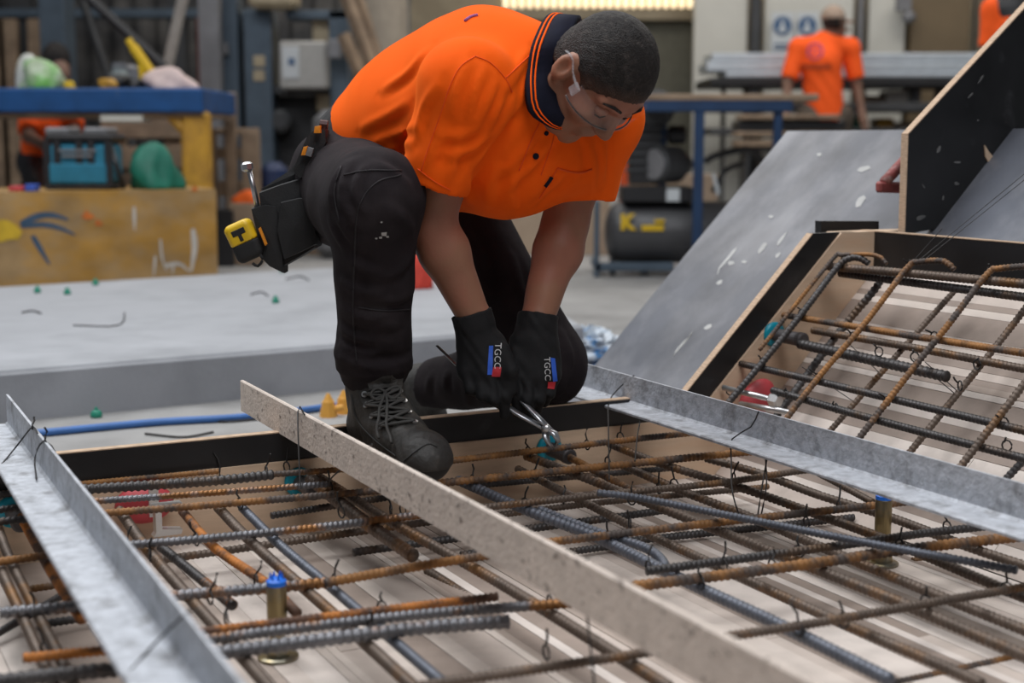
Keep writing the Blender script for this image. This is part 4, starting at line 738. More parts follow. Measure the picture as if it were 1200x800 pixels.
# ------------------------------------------------------------------ signed-distance modelling for people
class SDF:
    def __init__(s, lo, hi, h):
        s.lo = np.asarray(lo, float); s.h = h; s.n = np.ceil((np.asarray(hi) - s.lo) / h).astype(int) + 1
        s.D = np.full(s.n, 1.0, np.float32); s.ax = [s.lo[k] + h * np.arange(s.n[k]) for k in range(3)]
    def sl(s, lo, hi):
        a = np.clip(np.floor((np.asarray(lo) - s.lo) / s.h).astype(int), 0, s.n - 1); b = np.clip(np.ceil((np.asarray(hi) - s.lo) / s.h).astype(int) + 1, 1, s.n)
        return tuple(slice(int(a[k]), int(max(b[k], a[k] + 1))) for k in range(3))
    def pts(s, q): return np.stack(np.meshgrid(*[s.ax[k][q[k]] for k in range(3)], indexing='ij'), -1)
    def put(s, f, lo, hi, k, mode='add'):
        q = s.sl(np.asarray(lo) - 2.5 * k - 3 * s.h, np.asarray(hi) + 2.5 * k + 3 * s.h); d = f(s.pts(q)).astype(np.float32); D = s.D[q]
        if mode == 'add':
            hh = np.clip(.5 + .5 * (D - d) / max(k, 1e-6), 0, 1); s.D[q] = D + (d - D) * hh - k * hh * (1 - hh)
        elif mode == 'sub': s.D[q] = np.maximum(D, -d)
        return s
    def cap(s, a, b, ra, rb=None, k=.02, mode='add', cut=None):
        a, b = np.asarray(a, float), np.asarray(b, float); rb = ra if rb is None else rb; ba = b - a; L2 = max(ba @ ba, 1e-9)
        def f(P):
            t_ = np.clip(((P - a) @ ba) / L2, 0, 1); d = np.linalg.norm(P - a - t_[..., None] * ba, axis=-1) - (ra + (rb - ra) * t_)
            if cut is not None: d = np.maximum(d, ((P - b) @ ba) / math.sqrt(L2) - cut)
            return d
        r = max(ra, rb); return s.put(f, np.minimum(a, b) - r, np.maximum(a, b) + r, k, mode)
    def ell(s, c, r, A=None, k=.02, mode='add'):
        c = np.asarray(c, float); A = np.eye(3) if A is None else np.asarray(A, float); r = np.asarray(r, float)
        def f(P):
            q = (P - c) @ A.T; k0 = np.linalg.norm(q / r, axis=-1); k1 = np.linalg.norm(q / r ** 2, axis=-1); return k0 * (k0 - 1) / np.maximum(k1, 1e-6)
        R = r.max(); return s.put(f, c - R, c + R, k, mode)
    def rbox(s, c, hs, A, rad, k=.01, mode='add'):
        c = np.asarray(c, float); A = np.asarray(A, float); hs = np.asarray(hs, float) - rad
        def f(P):
            q = np.abs((P - c) @ A.T) - hs; return np.linalg.norm(np.maximum(q, 0), axis=-1) + np.minimum(q.max(-1), 0) - rad
        R = np.linalg.norm(hs) + rad; return s.put(f, c - R, c + R, k, mode)
    def half(s, p, n, lo=None, hi=None):   # keep the side away from n
        lo = s.lo if lo is None else lo; hi = s.ax and np.array([a[-1] for a in s.ax]) if hi is None else hi
        q = s.sl(lo, hi); n = np.asarray(n, float); n = n / np.linalg.norm(n); s.D[q] = np.maximum(s.D[q], ((s.pts(q) - np.asarray(p)) @ n).astype(np.float32)); return s
    def disp(s, f, lo=None, hi=None):
        lo = s.lo if lo is None else lo; hi = np.array([a[-1] for a in s.ax]) if hi is None else hi
        q = s.sl(lo, hi); s.D[q] = s.D[q] + f(s.pts(q)).astype(np.float32); return s
    def mesh(s, name, m, parent=None, **kw):
        V, Q = s.extract(); return mesh_obj(name, V, Q, m, parent, smooth=True, **kw)
    def extract(s):
        D = s.D.copy(); D[[0, -1]] = 1; D[:, [0, -1]] = 1; D[:, :, [0, -1]] = 1
        ins = D < 0; n = np.array(D.shape); c = np.zeros(n - 1, np.int8)
        for i in (0, 1):
            for j in (0, 1):
                for k in (0, 1): c += ins[i:n[0] - 1 + i, j:n[1] - 1 + j, k:n[2] - 1 + k]
        act = np.argwhere((c > 0) & (c < 8)); idx = np.full(n - 1, -1, np.int64); idx[tuple(act.T)] = np.arange(len(act))
        acc = np.zeros((len(act), 3)); cnt = np.zeros(len(act)); cor = [(i, j, k) for i in (0, 1) for j in (0, 1) for k in (0, 1)]
        for a in cor:
            for ax in range(3):
                if a[ax]: continue
                b = list(a); b[ax] = 1; va = D[tuple((act + a).T)]; vb = D[tuple((act + b).T)]; mk = (va < 0) != (vb < 0)
                t_ = np.where(mk, va / np.where(mk, va - vb, 1), 0); p = act + np.array(a) + 0.0; p[:, ax] += t_; acc[mk] += p[mk]; cnt[mk] += 1
        V = s.lo + s.h * acc / cnt[:, None]; Q = []
        for ax in range(3):
            sh = [slice(1, -1)] * 3; sh[ax] = slice(0, n[ax] - 1); o = [slice(1, -1)] * 3; o[ax] = slice(1, n[ax])
            A0 = ins[tuple(sh)]; B0 = ins[tuple(o)]; off = np.array([1, 1, 1]); off[ax] = 0
            u, w_ = [(1, 2), (2, 0), (0, 1)][ax]
            for flip, mk in ((False, A0 & ~B0), (True, ~A0 & B0)):
                g = np.argwhere(mk) + off
                if not len(g): continue
                def ci(du, dw): e = g.copy(); e[:, u] -= du; e[:, w_] -= dw; return idx[tuple(e.T)]
                q = np.stack([ci(1, 1), ci(0, 1), ci(0, 0), ci(1, 0)], 1); Q.append(q[:, ::-1] if flip else q)
        return V, np.vstack(Q)
from mathutils.bvhtree import BVHTree
def hit(tree, x, y, off=.001):
    r = ray(x, y); r = r / np.linalg.norm(r); loc, n, i, d = tree.ray_cast(Vector(CAMP), Vector(r))
    if loc is None: return None, None
    return np.array(loc) + np.array(n) * off, np.array(n)
def creases(S, lines, amp=.006, wid=.009):
    """cloth folds: a raised ridge with a valley beside it along each pixel polyline on the surface"""
    V, Q = S.extract(); tree = BVHTree.FromPolygons([Vector(v) for v in V], Q.tolist())
    for ln in lines:
        k = 1.0
        if isinstance(ln[0], (int, float)): k, ln = ln[0], ln[1]
        P = [hit(tree, x, y, 0)[0] for x, y in ln]; P = [p for p in P if p is not None]
        if len(P) < 2: continue
        path, q = catmull(P, .006); d = np.gradient(path, axis=0); L = q[-1]; lo, hi = path.min(0) - wid * 4.5, path.max(0) + wid * 4.5; sl = S.sl(lo, hi); X = S.pts(sl)
        best = np.full(X.shape[:3], 9.0); tt = np.zeros(X.shape[:3]); sd = np.zeros(X.shape[:3]); view = nrm(path.mean(0) - CAMP)
        for p, dd, s_ in zip(path, d, q):
            D_ = X - p; r = np.sqrt((D_ * D_).sum(-1)); m = r < best; best[m] = r[m]; tt[m] = s_ / L; side = np.cross(nrm(dd), view); sd[m] = (D_ @ side)[m]
        tap = np.sin(np.pi * np.clip(tt * .92 + .04, 0, 1)) ** .6; a = amp * k * tap
        S.D[sl] += (-a * np.exp(-(best / wid) ** 2) + .75 * a * np.exp(-((best - 1.7 * wid) / (1.1 * wid)) ** 2) * (sd > 0)).astype(np.float32)
def nrm(v): v = np.asarray(v, float); return v / np.linalg.norm(v)
def folds(dirv, wv, freq, amp, c, R, seed=0, sharp=1.5):
    dirv, wv, c = nrm(dirv), nrm(wv), np.asarray(c)
    def f(P):
        q = P - c; m = np.exp(-(q * q).sum(-1) / (R * R)); ph = freq * (q @ dirv) + 1.6 * np.sin(freq * .23 * (q @ wv) + seed) + seed
        return -amp * m * (np.abs(np.sin(ph)) ** sharp - .5)
    return f
M_skin = mat('skin', (.285, .135, .082), .52, var=.10, scale=14, bump=.04, bscale=260, col2=(.31, .125, .08), mixscale=9, spec=.4)
M_shirt = mat('hi_vis_orange_knit', (1.0, .118, .004), .85, var=.03, scale=30, bump=.03, bscale=700, spec=.15)
M_shirt.node_tree.nodes['Principled BSDF'].inputs['Sheen Weight'].default_value = .6; M_shirt.node_tree.nodes['Principled BSDF'].inputs['Sheen Tint'].default_value = (1, .20, .02, 1)
M_navy = mat('navy_knit', (.008, .009, .02), .9, var=.2, scale=60, spec=.2)
M_trouser = mat('charcoal_work_cloth', (.019, .015, .017), .88, var=.18, scale=20, bump=.10, bscale=350, spec=.15, col2=(.027, .022, .024), mixscale=8)
M_boot = mat('worn_boot_leather', (.024, .022, .020), .6, var=.35, scale=26, bump=.25, bscale=90, col2=(.055, .049, .043), mixscale=16, mixlo=.55, mixhi=.7)
M_sole = mat('boot_rubber', (.02, .02, .02), .7, var=.2); M_lace = mat('boot_lace', (.05, .048, .045), .8, var=.2)
M_glove = mat('black_knit_glove', (.009, .009, .010), .75, var=.25, scale=80, bump=.1, bscale=600, spec=.3)
M_hair = mat('cropped_hair', (.013, .010, .009), .6, var=.6, scale=220, bump=.6, bscale=420, col2=(.045, .036, .032), mixscale=60, mixlo=.5, mixhi=.7, spec=.3)  # lighter noise paints the sheen of cropped hair into its colour
M_pouch = mat('black_nylon_pouch', (.012, .012, .013), .75, var=.25, scale=40, bump=.1, bscale=300)
M_lens = mat('clear_polycarbonate', (.9, .92, .95), .06, var=0, alpha=.035, spec=.7)
M_lensf = mat('clear_glasses_arm', (.55, .55, .58), .25, var=0, alpha=.28)
M_tapey = mat('tape_yellow', (.75, .48, .01), .5, var=.1, scale=20); M_orangetrim = mat('orange_trim', (.8, .27, .01), .6)

# joints of the kneeling worker
F_ = np.array([.65, -.76, 0]); R_ = np.array([-.76, -.65, 0])
hipR, hipL = np.array([-.315, 2.78, .635]), np.array([-.165, 2.90, .635]); pel = (hipR + hipL) / 2 + ZV * .03
kneeR, ankR = py(440, 232, 2.415), py(438, 442, 2.53); kneeL, ankL = py(640, 427, 2.80), py(508, 452, 3.05)
waist, thx, nkb = py(472, 158, 2.78), py(578, 124, 2.57), py(648, 82, 2.50)
shR, elR, wrR = py(548, 104, 2.42), py(506, 262, 2.50), py(557, 376, 2.52)
shL, elL, wrL = py(698, 138, 2.62), py(663, 262, 2.64), py(628, 378, 2.57)
root = py(470, 500, 2.6); root[2] = .2
man = thing('person', 'kneeling worker in an orange polo shirt and dark trousers, bent over pincers', 'person', root)
# head frame
pit = math.radians(66); yw = math.radians(49); f0 = np.array([math.cos(yw), -math.sin(yw), 0]); Rh = np.array([-math.sin(yw), -math.cos(yw), 0])
Fh = math.cos(pit) * f0 - math.sin(pit) * ZV; Uh = math.sin(pit) * f0 + math.cos(pit) * ZV
rol = math.radians(4); Rh, Uh = math.cos(rol) * Rh + math.sin(rol) * Uh, math.cos(rol) * Uh - math.sin(rol) * Rh
AH = np.stack([Rh, Uh, Fh]); hc = py(706, 85, 2.43)
HSU, HSF = .95, .88
def hp(r, u, f): return hc + Rh * r + Uh * u * HSU + Fh * f * HSF
def hr(a, b, c): return (a, b * HSU, c * HSF)
# ---- body: one continuous skin surface
lo = np.min([hipR, hipL, kneeR, ankR, kneeL, ankL, shR, shL, hc, wrR, wrL], 0) - .17; hi = np.max([hipR, hipL, kneeR, ankR, kneeL, ankL, shR, shL, hc, wrR, wrL], 0) + .17
lo[2] = .1
S = SDF(lo, hi, .0048)
S.cap(pel, waist, .11, .10).cap(waist, thx, .10, .125, k=.03).cap(thx, nkb, .10, .06, k=.03).cap(thx, shR, .09, .06, k=.03).cap(thx, shL, .09, .06, k=.03)
for a, b in ((hipR, kneeR), (hipL, kneeL)): S.cap(a, b, .08, .055, k=.03)
S.cap(kneeR, ankR, .052, .038).cap(kneeL, ankL, .052, .038)
for sh, el, wr in ((shR, elR, wrR), (shL, elL, wrL)):
    S.cap(sh, el, .050, .040, k=.02); m1 = el + (wr - el) * .28; S.cap(el, m1, .041, .0435, k=.02).cap(m1, wr, .0435, .0285, k=.02).cap(wr, wr + (wr - el) * .12, .03, .028, k=.01)
neck0 = hp(0, -.075, -.035); S.cap(neck0, nkb, .056, .06, k=.025)
S.ell(hp(0, .022, -.006), hr(.0745, .088, .097), AH, k=.01)                   # cranium
S.ell(hp(0, -.045, .026), hr(.060, .078, .068), AH, k=.025)                   # face
S.cap(hp(-.035, -.095, .045), hp(.035, -.095, .045), .022, k=.03).ell(hp(0, -.116, .066), (.026, .019, .021), AH, k=.02)   # jaw and chin
for sg in (-1, 1):
    S.cap(hp(sg * .056, -.06, -.005), hp(sg * .038, -.098, .045), .02, k=.02)      # jaw line
    S.ell(hp(sg * .040, -.032, .066), (.022, .018, .02), AH, k=.02)                # cheekbone
    S.cap(hp(sg * .012, .022, .088), hp(sg * .046, .020, .072), .0085, k=.012)     # brow
S.cap(hp(0, .004, .092), hp(0, -.034, .112), .0085, .012, k=.010); S.ell(hp(-.012, -.038, .101), (.009, .008, .010), AH, k=.008); S.ell(hp(.012, -.038, .101), (.009, .008, .010), AH, k=.008)
S.cap(hp(-.018, -.066, .089), hp(.018, -.066, .089), .0075, k=.006); S.cap(hp(-.016, -.078, .087), hp(.016, -.078, .087), .0080, k=.006)   # lips
for sg in (-1, 1): S.ell(hp(sg * .031, .002, .093), (.015, .010, .012), AH, k=.006, mode='sub')   # eye sockets
S.ell(hp(.077, -.012, -.012), (.010, .034, .021), AH, k=.008); S.ell(hp(.088, -.008, -.008), (.008, .019, .010), AH, k=.0, mode='sub')   # ears
S.ell(hp(-.077, -.012, -.012), (.010, .034, .021), AH, k=.008)
S.disp(lambda P: .0012 * np.sin(P @ np.array([40, 25, 31.])) , lo, hi)
body = S.mesh('body', M_skin, man)
# ---- hair
S = SDF(hp(0, .03, 0) - .15, hp(0, .03, 0) + .15, .0035); S.ell(hp(0, .022, -.006), hr(.0768, .0905, .0995), AH, k=.001).ell(hp(0, -.03, -.045), hr(.066, .06, .058), AH, k=.02)
nh = .80 * Uh - .60 * Fh; S.disp(lambda P: .0007 * np.sin(P @ np.array([310, 0, 200.])) * np.sin(P @ np.array([0, 330, 120.])))
q_ = S.sl(S.lo, [a_[-1] for a_ in S.ax]); X_ = S.pts(q_); S.D = np.maximum(S.D, (-((X_ - hp(0, 0, 0)) @ nh + .012) + .0035 * np.sin(X_ @ np.array([420., 130, 260])) * np.sin(X_ @ np.array([90., 380, -300])) - .006 * np.exp(-(((X_ - hp(.07, 0, .03)) ** 2).sum(-1)) / .0012)).astype(np.float32)); S.half(hp(0, -.078, 0), -Uh); S.ell(hp(.079, -.03, .012), (.02, .042, .034), AH, mode='sub').ell(hp(-.079, -.03, .012), (.02, .042, .034), AH, mode='sub')
hair_o = S.mesh('hair', M_hair, man)
m_f = M_hair.copy(); m_f.name = 'cropped_hair_faded_sides'; nt = m_f.node_tree; pb = nt.nodes['Principled BSDF']; src = pb.inputs['Base Color'].links[0].from_socket
tc2 = nt.nodes.new('ShaderNodeTexCoord'); dt = nt.nodes.new('ShaderNodeVectorMath'); dt.operation = 'DOT_PRODUCT'; nt.links.new(tc2.outputs['Object'], dt.inputs[0]); dt.inputs[1].default_value = nh
nzf = nt.nodes.new('ShaderNodeTexNoise'); nzf.inputs['Scale'].default_value = 320; ad = nt.nodes.new('ShaderNodeMath'); ad.operation = 'MULTIPLY_ADD'; nt.links.new(tc2.outputs['Object'], nzf.inputs['Vector']); nt.links.new(nzf.outputs[0], ad.inputs[0]); ad.inputs[1].default_value = .022; nt.links.new(dt.outputs['Value'], ad.inputs[2])
k0 = float((hc - np.array(man['_org'])) @ nh) - .012; mrf = nt.nodes.new('ShaderNodeMapRange'); nt.links.new(ad.outputs[0], mrf.inputs[0]); mrf.inputs[1].default_value = k0 + .006; mrf.inputs[2].default_value = k0 + .036; mrf.inputs[3].default_value = .62; mrf.inputs[4].default_value = 0
mxf = nt.nodes.new('ShaderNodeMix'); mxf.data_type = 'RGBA'; nt.links.new(mrf.outputs[0], mxf.inputs[0]); nt.links.new(src, mxf.inputs[6]); mxf.inputs[7].default_value = (.13, .068, .045, 1); nt.links.new(mxf.outputs[2], pb.inputs['Base Color'])
hair_o.data.materials[0] = m_f
for sg in (-1, 1):
    m_ = MB(); m_.ell(hp(sg * .031, -.002, .076), (.0115, .0115, .0115), nu=14, nv=10); m_.build('eye', mat('eye_white', (.4, .37, .35), .2, var=0), man, smooth=True); m_ = MB(); m_.ell(hp(sg * .031, .001, .0775), (.0145, .0115, .0125), Rh, Uh, Fh, nu=14, nv=10); m_.build('eyelid', M_skin, man, smooth=True); m_ = MB(); m_.tube([hp(sg * .019, -.007, .088), hp(sg * .031, -.0095, .0905), hp(sg * .044, -.007, .086)], .0013, 6); m_.build('eyelashes', M_hair, man)
    m_ = MB(); m_.tube([hp(sg * .014, .024, .0965), hp(sg * .032, .029, .091), hp(sg * .05, .023, .079)], [.0026, .0030, .0016], 8); m_.build('eyebrow', M_hair, man, smooth=True)
# ---- safety glasses
gl = thing('safety_glasses', 'clear frameless safety glasses worn by the kneeling worker', 'glasses', hp(0, 0, .1))
V = []; Fc = []; na = 25
for i in range(na):
    a = math.radians(-82 + 164 * i / (na - 1)); r1 = .083
    for du, dr in ((.018, 0), (-.022, .004), (-.022, .0058), (.018, .0018)):
        cut = 0 if abs(a) > .12 else .010 * (1 - abs(a) / .12); V.append(hp((r1 + dr) * math.sin(a), (du if du > 0 else du + cut), .030 + (r1 + dr) * .93 * math.cos(a)))
for i in range(na - 1):
    for k in range(4): Fc.append((4 * i + k, 4 * i + (k + 1) % 4, 4 * i + 4 + (k + 1) % 4, 4 * i + 4 + k))
Fc += [(3, 2, 1, 0), tuple(4 * (na - 1) + k for k in range(4))]; mesh_obj('lens', V, Fc, M_lens, gl, smooth=False)
m_ = MB(); m_.tube([hp(.0845 * math.sin(math.radians(-82 + 164 * i / 24)), -.022, .030 + .0845 * .93 * math.cos(math.radians(-82 + 164 * i / 24))) for i in range(25)], .0015, 6); m_.build('lower_rim', mat('dark_rim', (.03, .02, .02), .3, var=0), gl, smooth=True)
for sg in (-1, 1):
    path, _ = catmull([hp(sg * .083, .006, .04), hp(sg * .084, .008, .01), hp(sg * .083, .016, -.015), hp(sg * .080, .004, -.036)], .008); m_ = MB(); m_.tube(list(path), .0032, 8, squash=.5); m_.build('temple_arm', M_lensf, gl, smooth=True)
    m_ = MB(); m_.bbox(hp(sg * .0835, .0, .040), (.004, .022, .016), Rh, Uh, Fh, bev=.0015); m_.build('hinge', M_lensf, gl)
# ---- polo shirt
lo = np.min([pel, waist, thx, shR, shL, nkb], 0) - .22; hi = np.max([pel, waist, thx, shR, shL, nkb], 0) + .22
S = SDF(lo, hi, .0046)
hemB = py(452, 176, 2.80)
S.cap(hemB, py(505, 150, 2.72), .118, .140, k=.02).cap(py(505, 150, 2.72), thx, .140, .158, k=.06)
S.cap(py(470, 150, 2.78), py(560, 105, 2.62), .118, .140, k=.06)                                    # straight line of the back
S.cap(thx, py(622, 92, 2.53), .12, .078, k=.05)
S.cap(thx, shR, .10, .084, k=.03).cap(thx, shL, .11, .085, k=.05)
S.cap(py(500, 178, 2.72), py(592, 178, 2.585), .085, .112, k=.05).cap(py(592, 178, 2.585), py(660, 176, 2.58), .108, .084, k=.05)      # cloth hanging from the chest
slR = py(507, 214, 2.45); slL = py(685, 230, 2.63)
S.cap(shR, slR, .082, .060, k=.012, cut=.0).cap(shL, slL, .076, .056, k=.03, cut=.0)
# folds
creases(S, [(1.3, [(581, 93), (572, 120), (556, 152)]), [(592, 104), (584, 130), (570, 158)], [(568, 80), (556, 110), (548, 140)], [(548, 72), (536, 105), (528, 140)], [(604, 112), (592, 140), (576, 168), (556, 196)], [(618, 105), (600, 135), (580, 160)], (1.2, [(576, 158), (552, 176), (528, 182)]), [(560, 150), (540, 160), (520, 160)],
    [(520, 150), (508, 180), (500, 198)], [(540, 168), (532, 192), (524, 212)], (1.3, [(655, 150), (632, 182), (604, 216)]), [(664, 196), (646, 220), (622, 242)], [(606, 196), (600, 222), (598, 244)], [(580, 196), (574, 220), (572, 240)], [(632, 150), (614, 178), (590, 204)], [(550, 205), (548, 222), (546, 236)],
    (1.2, [(488, 148), (466, 158), (440, 166)]), [(482, 166), (460, 174), (430, 176)], [(478, 120), (450, 138), (424, 150)], [(512, 100), (494, 130), (488, 160)], [(690, 170), (696, 195), (694, 222)], [(706, 165), (708, 190), (704, 218)], [(672, 168), (676, 190), (674, 212)], [(618, 60), (606, 84), (592, 104)], [(500, 60), (478, 84), (450, 104)], [(640, 205), (632, 222), (616, 238)]], amp=.0062, wid=.0095)
S.disp(lambda P: .0015 * np.sin(P @ np.array([21, 9, 33.]) + 2 * np.sin(P @ np.array([11, -17, 8.]))))
# sleeve hems are hollow
for a, b, r in ((shR, slR, .053), (shL, slL, .050)): d = nrm(b - a); S.cap(b - d * .05, b + d * .05, r, r, k=0, mode='sub')
# neck opening
S.cap(nkb + nrm(neck0 - nkb) * .015, neck0 + nrm(neck0 - nkb) * .08, .063, k=0, mode='sub')
S.half(hemB - (waist - hemB) / np.linalg.norm(waist - hemB) * .045 - ZV * .03, hemB - waist + ZV * -.12, hi=py(505, 100, 3.2) + np.array([0, 0, .4]), lo=lo)
shirt = S.mesh('polo_shirt', M_shirt, man)
# collar: folded navy band with orange stripes
nd = nrm(neck0 - nkb); cu_, cv_ = frame_for(nd)
def collar_band(name, h0, h1, r0, r1, thk, m, parent):
    V = []; Fc = []; n = 40
    for i in range(n):
        a = 2 * math.pi * i / n; dr = math.cos(a) * cu_ + math.sin(a) * cv_
        for h, r in ((h0, r0), (h1, r1), (h1, r1 - thk), (h0, r0 - thk)): V.append(nkb + nd * h + dr * r)
    for i in range(n):
        j = (i + 1) % n
        for k in range(4): Fc.append((4 * i + k, 4 * j + k, 4 * j + (k + 1) % 4, 4 * i + (k + 1) % 4))
    return mesh_obj(name, V, Fc, m, parent, smooth=False)
def bvh(o):
    org = Vector(o['_org']); return BVHTree.FromPolygons([v.co + org for v in o.data.vertices], [tuple(p.vertices) for p in o.data.polygons])
def decal(name, tree, quad, m, parent, nu=6, nv=6, off=.0012, thk=.0006):
    q = [np.array(p, float) for p in quad]; V = []; ok = True
    for j in range(nv + 1):
        for i in range(nu + 1):
            a, b = i / nu, j / nv; p = (q[0] * (1 - a) + q[1] * a) * (1 - b) + (q[3] * (1 - a) + q[2] * a) * b; h, n = hit(tree, p[0], p[1], off)
            if h is None: ok = False; h = np.array(V[-1] if V else CAMP)
            V.append(h)
    if not ok: return None
    Fc = [(j * (nu + 1) + i, j * (nu + 1) + i + 1, (j + 1) * (nu + 1) + i + 1, (j + 1) * (nu + 1) + i) for j in range(nv) for i in range(nu)]
    return mesh_obj(name, V, Fc, m, parent)
def seam(name, tree, pts, r, m, parent, off=.0008):
    P = []
    pp = catmull([(x, y, 0) for x, y in pts], 4)[0]
    for x, y, _ in pp:
        h, n = hit(tree, x, y, off)
        if h is not None: P.append(h)
    if len(P) < 3: return None
    m_ = MB(); m_.tube(P, r, 6); return m_.build(name, m, parent, smooth=True)
M_shirtline = mat('orange_stitching', (.85, .09, .003), .85, var=.02)
T_sh = bvh(shirt)
for pts in ([(557, 66), (540, 78), (528, 100), (516, 135), (500, 180), (494, 200)], [(557, 66), (575, 74), (592, 92), (600, 108)], [(490, 198), (510, 213), (528, 223)], [(592, 92), (624, 62)]): seam('seam', T_sh, pts, .0008, M_shirtline, shirt)
seam('pocket_edge', T_sh, [(653, 197), (668, 201), (682, 202), (694, 198)], .0022, M_shirtline, shirt); seam('pocket_edge', T_sh, [(653, 197), (643, 215), (632, 232)], .0010, M_shirtline, shirt); seam('placket_edge', T_sh, [(634, 140), (622, 165), (608, 200)], .0012, M_shirtline, shirt); seam('placket_edge', T_sh, [(652, 146), (646, 170), (634, 205)], .0010, M_shirtline, shirt)
for x, y, r in ((640, 156, .004), (628, 183, .0055)):
    h, n = hit(T_sh, x, y, .0)
    if h is not None: m_ = MB(); m_.lathe(h, n, [(0, r), (.0025, r), (.0035, r * .7)], 14); m_.build('button', M_navy, shirt)
seam('pen_clip', T_sh, [(646, 207), (638, 218)], .0035, M_navy, shirt, off=.002)
M_print = mat('violet_print', (.30, .10, .28), .8, var=.1)
seam('back_print', T_sh, [(545, 25), (552, 20), (560, 18)], .003, M_print, shirt)
co = [(648, 19, 2.53), (628, 46, 2.455), (618, 80, 2.42), (616, 108, 2.395), (622, 134, 2.395), (652, 150, 2.43), (690, 140, 2.52), (704, 100, 2.62), (684, 48, 2.67)]
ci_ = [(679, 22, 2.49), (666, 48, 2.425), (652, 84, 2.435), (650, 112, 2.415), (660, 136, 2.42), (672, 138, 2.46), (686, 128, 2.53), (690, 100, 2.58), (684, 60, 2.62)]
def loop(px, n=54):
    P = [py(*p) for p in px]; P = P[-2:] + P + P[:2]; path, q = catmull(P, .002); L0 = len(path)
    i0 = min(range(L0), key=lambda i: np.linalg.norm(path[i] - P[2]) if i < L0 * .45 else 9); i1 = min(range(L0), key=lambda i: np.linalg.norm(path[i] - P[-2]) if i > L0 * .55 else 9)
    ii = np.linspace(i0, i1, n, endpoint=False); return np.stack([np.interp(ii, np.arange(L0), path[:, k]) for k in range(3)], 1)
LO, LI = loop(co), loop(ci_); cc = (LO.mean(0) + LI.mean(0)) / 2
def cband(name, f0, f1, lift, thk, m):
    V = []; Fc = []; n = len(LO)
    for i in range(n):
        o = LO[i] + (LI[i] - LO[i]) * f0; q = LO[i] + (LI[i] - LO[i]) * f1; nn_ = nrm(np.cross(LO[(i + 1) % n] - LO[i - 1], LI[i] - LO[i]));
        if nn_ @ (LO[i] - cc) < 0: nn_ = -nn_
        V += [o + nn_ * lift, q + nn_ * lift, q + nn_ * (lift - thk), o + nn_ * (lift - thk)]
    for i in range(n):
        j = (i + 1) % n
        for k in range(4): Fc.append((4 * i + k, 4 * j + k, 4 * j + (k + 1) % 4, 4 * i + (k + 1) % 4))
    return mesh_obj(name, V, Fc, m, shirt, smooth=True)
cband('collar', 0, 1, .006, .010, M_navy); cband('collar_stripe', .10, .15, .0072, .003, M_shirt); cband('collar_stripe', .24, .29, .0072, .003, M_shirt)
# ---- trousers
lo = np.min([hipR, hipL, kneeR, ankR, kneeL, ankL], 0) - .16; hi = np.max([hipR, hipL, kneeR, ankR, kneeL, ankL], 0) + .16; lo[2] = .15
S = SDF(lo, hi, .0046)
S.cap(hipR, hipL, .118, .12, k=.03).cap(pel, waist, .12, .112, k=.03)
S.cap(hipR, kneeR, .104, .079, k=.04).cap(kneeR, ankR + ZV * .015, .076, .062, k=.03, cut=.02).cap(hipR - ZV * .01, kneeR + np.array([-.035, .06, -.035]), .095, .06, k=.04)
S.cap(hipL, kneeL, .105, .080, k=.04).cap(kneeL, ankL, .074, .058, k=.03, cut=.0)
S.cap(ankR + ZV * .07, ankR + ZV * .03, .062, .067, k=.02, cut=.012).ell(ankR + ZV * .05 + np.array([-.02, -.03, 0]), (.045, .04, .02), k=.02)
creases(S, [(1.2, [(414, 186), (402, 208), (400, 236)]), [(404, 190), (390, 214), (388, 240)], (1.2, [(402, 238), (410, 252), (414, 268)]), [(396, 250), (404, 266), (410, 284)], [(388, 262), (398, 280), (406, 296)], [(424, 196), (416, 222), (424, 250)], [(406, 300), (424, 314), (440, 318)], [(404, 330), (424, 342), (444, 344)], [(484, 300), (468, 318), (452, 324)], [(484, 340), (466, 352), (450, 354)], [(402, 360), (430, 372), (456, 368)],
    (1.2, [(400, 386), (436, 400), (484, 386)]), (1.4, [(399, 404), (440, 418), (486, 404)]), (1.3, [(402, 420), (440, 430), (482, 420)]), [(486, 372), (466, 382), (446, 380)], [(440, 190), (462, 200), (480, 218)], [(452, 240), (470, 252), (484, 272)], [(420, 280), (416, 320), (416, 380)],
    [(505, 440), (500, 460), (503, 482)], (1.2, [(522, 438), (524, 458), (522, 480)]), [(540, 434), (546, 454), (550, 474)], [(560, 440), (570, 456), (580, 470)], [(620, 300), (640, 330), (652, 370)], [(600, 300), (612, 340), (622, 366)], [(660, 390), (668, 415), (666, 445)], [(655, 430), (660, 450), (650, 466)], [(540, 260), (560, 300), (570, 350)]], amp=.0058, wid=.0090)
S.disp(lambda P: .0015 * np.sin(P @ np.array([33, 19, 41.]) + 2 * np.sin(P @ np.array([13, -21, 9.]))))
trs = S.mesh('trousers', M_trouser, man); T_tr = bvh(trs)
M_tline = mat('trouser_seam', (.016, .013, .015), .8, var=.1)
for pts in ([(470, 205), (440, 215), (420, 245), (416, 300), (414, 360), (418, 425)], [(400, 195), (392, 225), (398, 260)], [(420, 360), (450, 364), (484, 362)], [(403, 205), (430, 200), (470, 200)]): seam('seam', T_tr, pts, .0014, M_tline, trs)
M_dust = mat('cement_splash', (.40, .39, .38), .9, var=.1)
for x, y, r in ((450, 274, 3.2), (446, 278, 1.8), (441, 279, 1.3), (447, 260, 1.2), (454, 277, 1.6)): decal('cement_splash', T_tr, [(x - r, y - r * .6), (x + r, y - r * .8), (x + r * .8, y + r * .7), (x - r * .9, y + r * .5)], M_dust, trs, 2, 2)
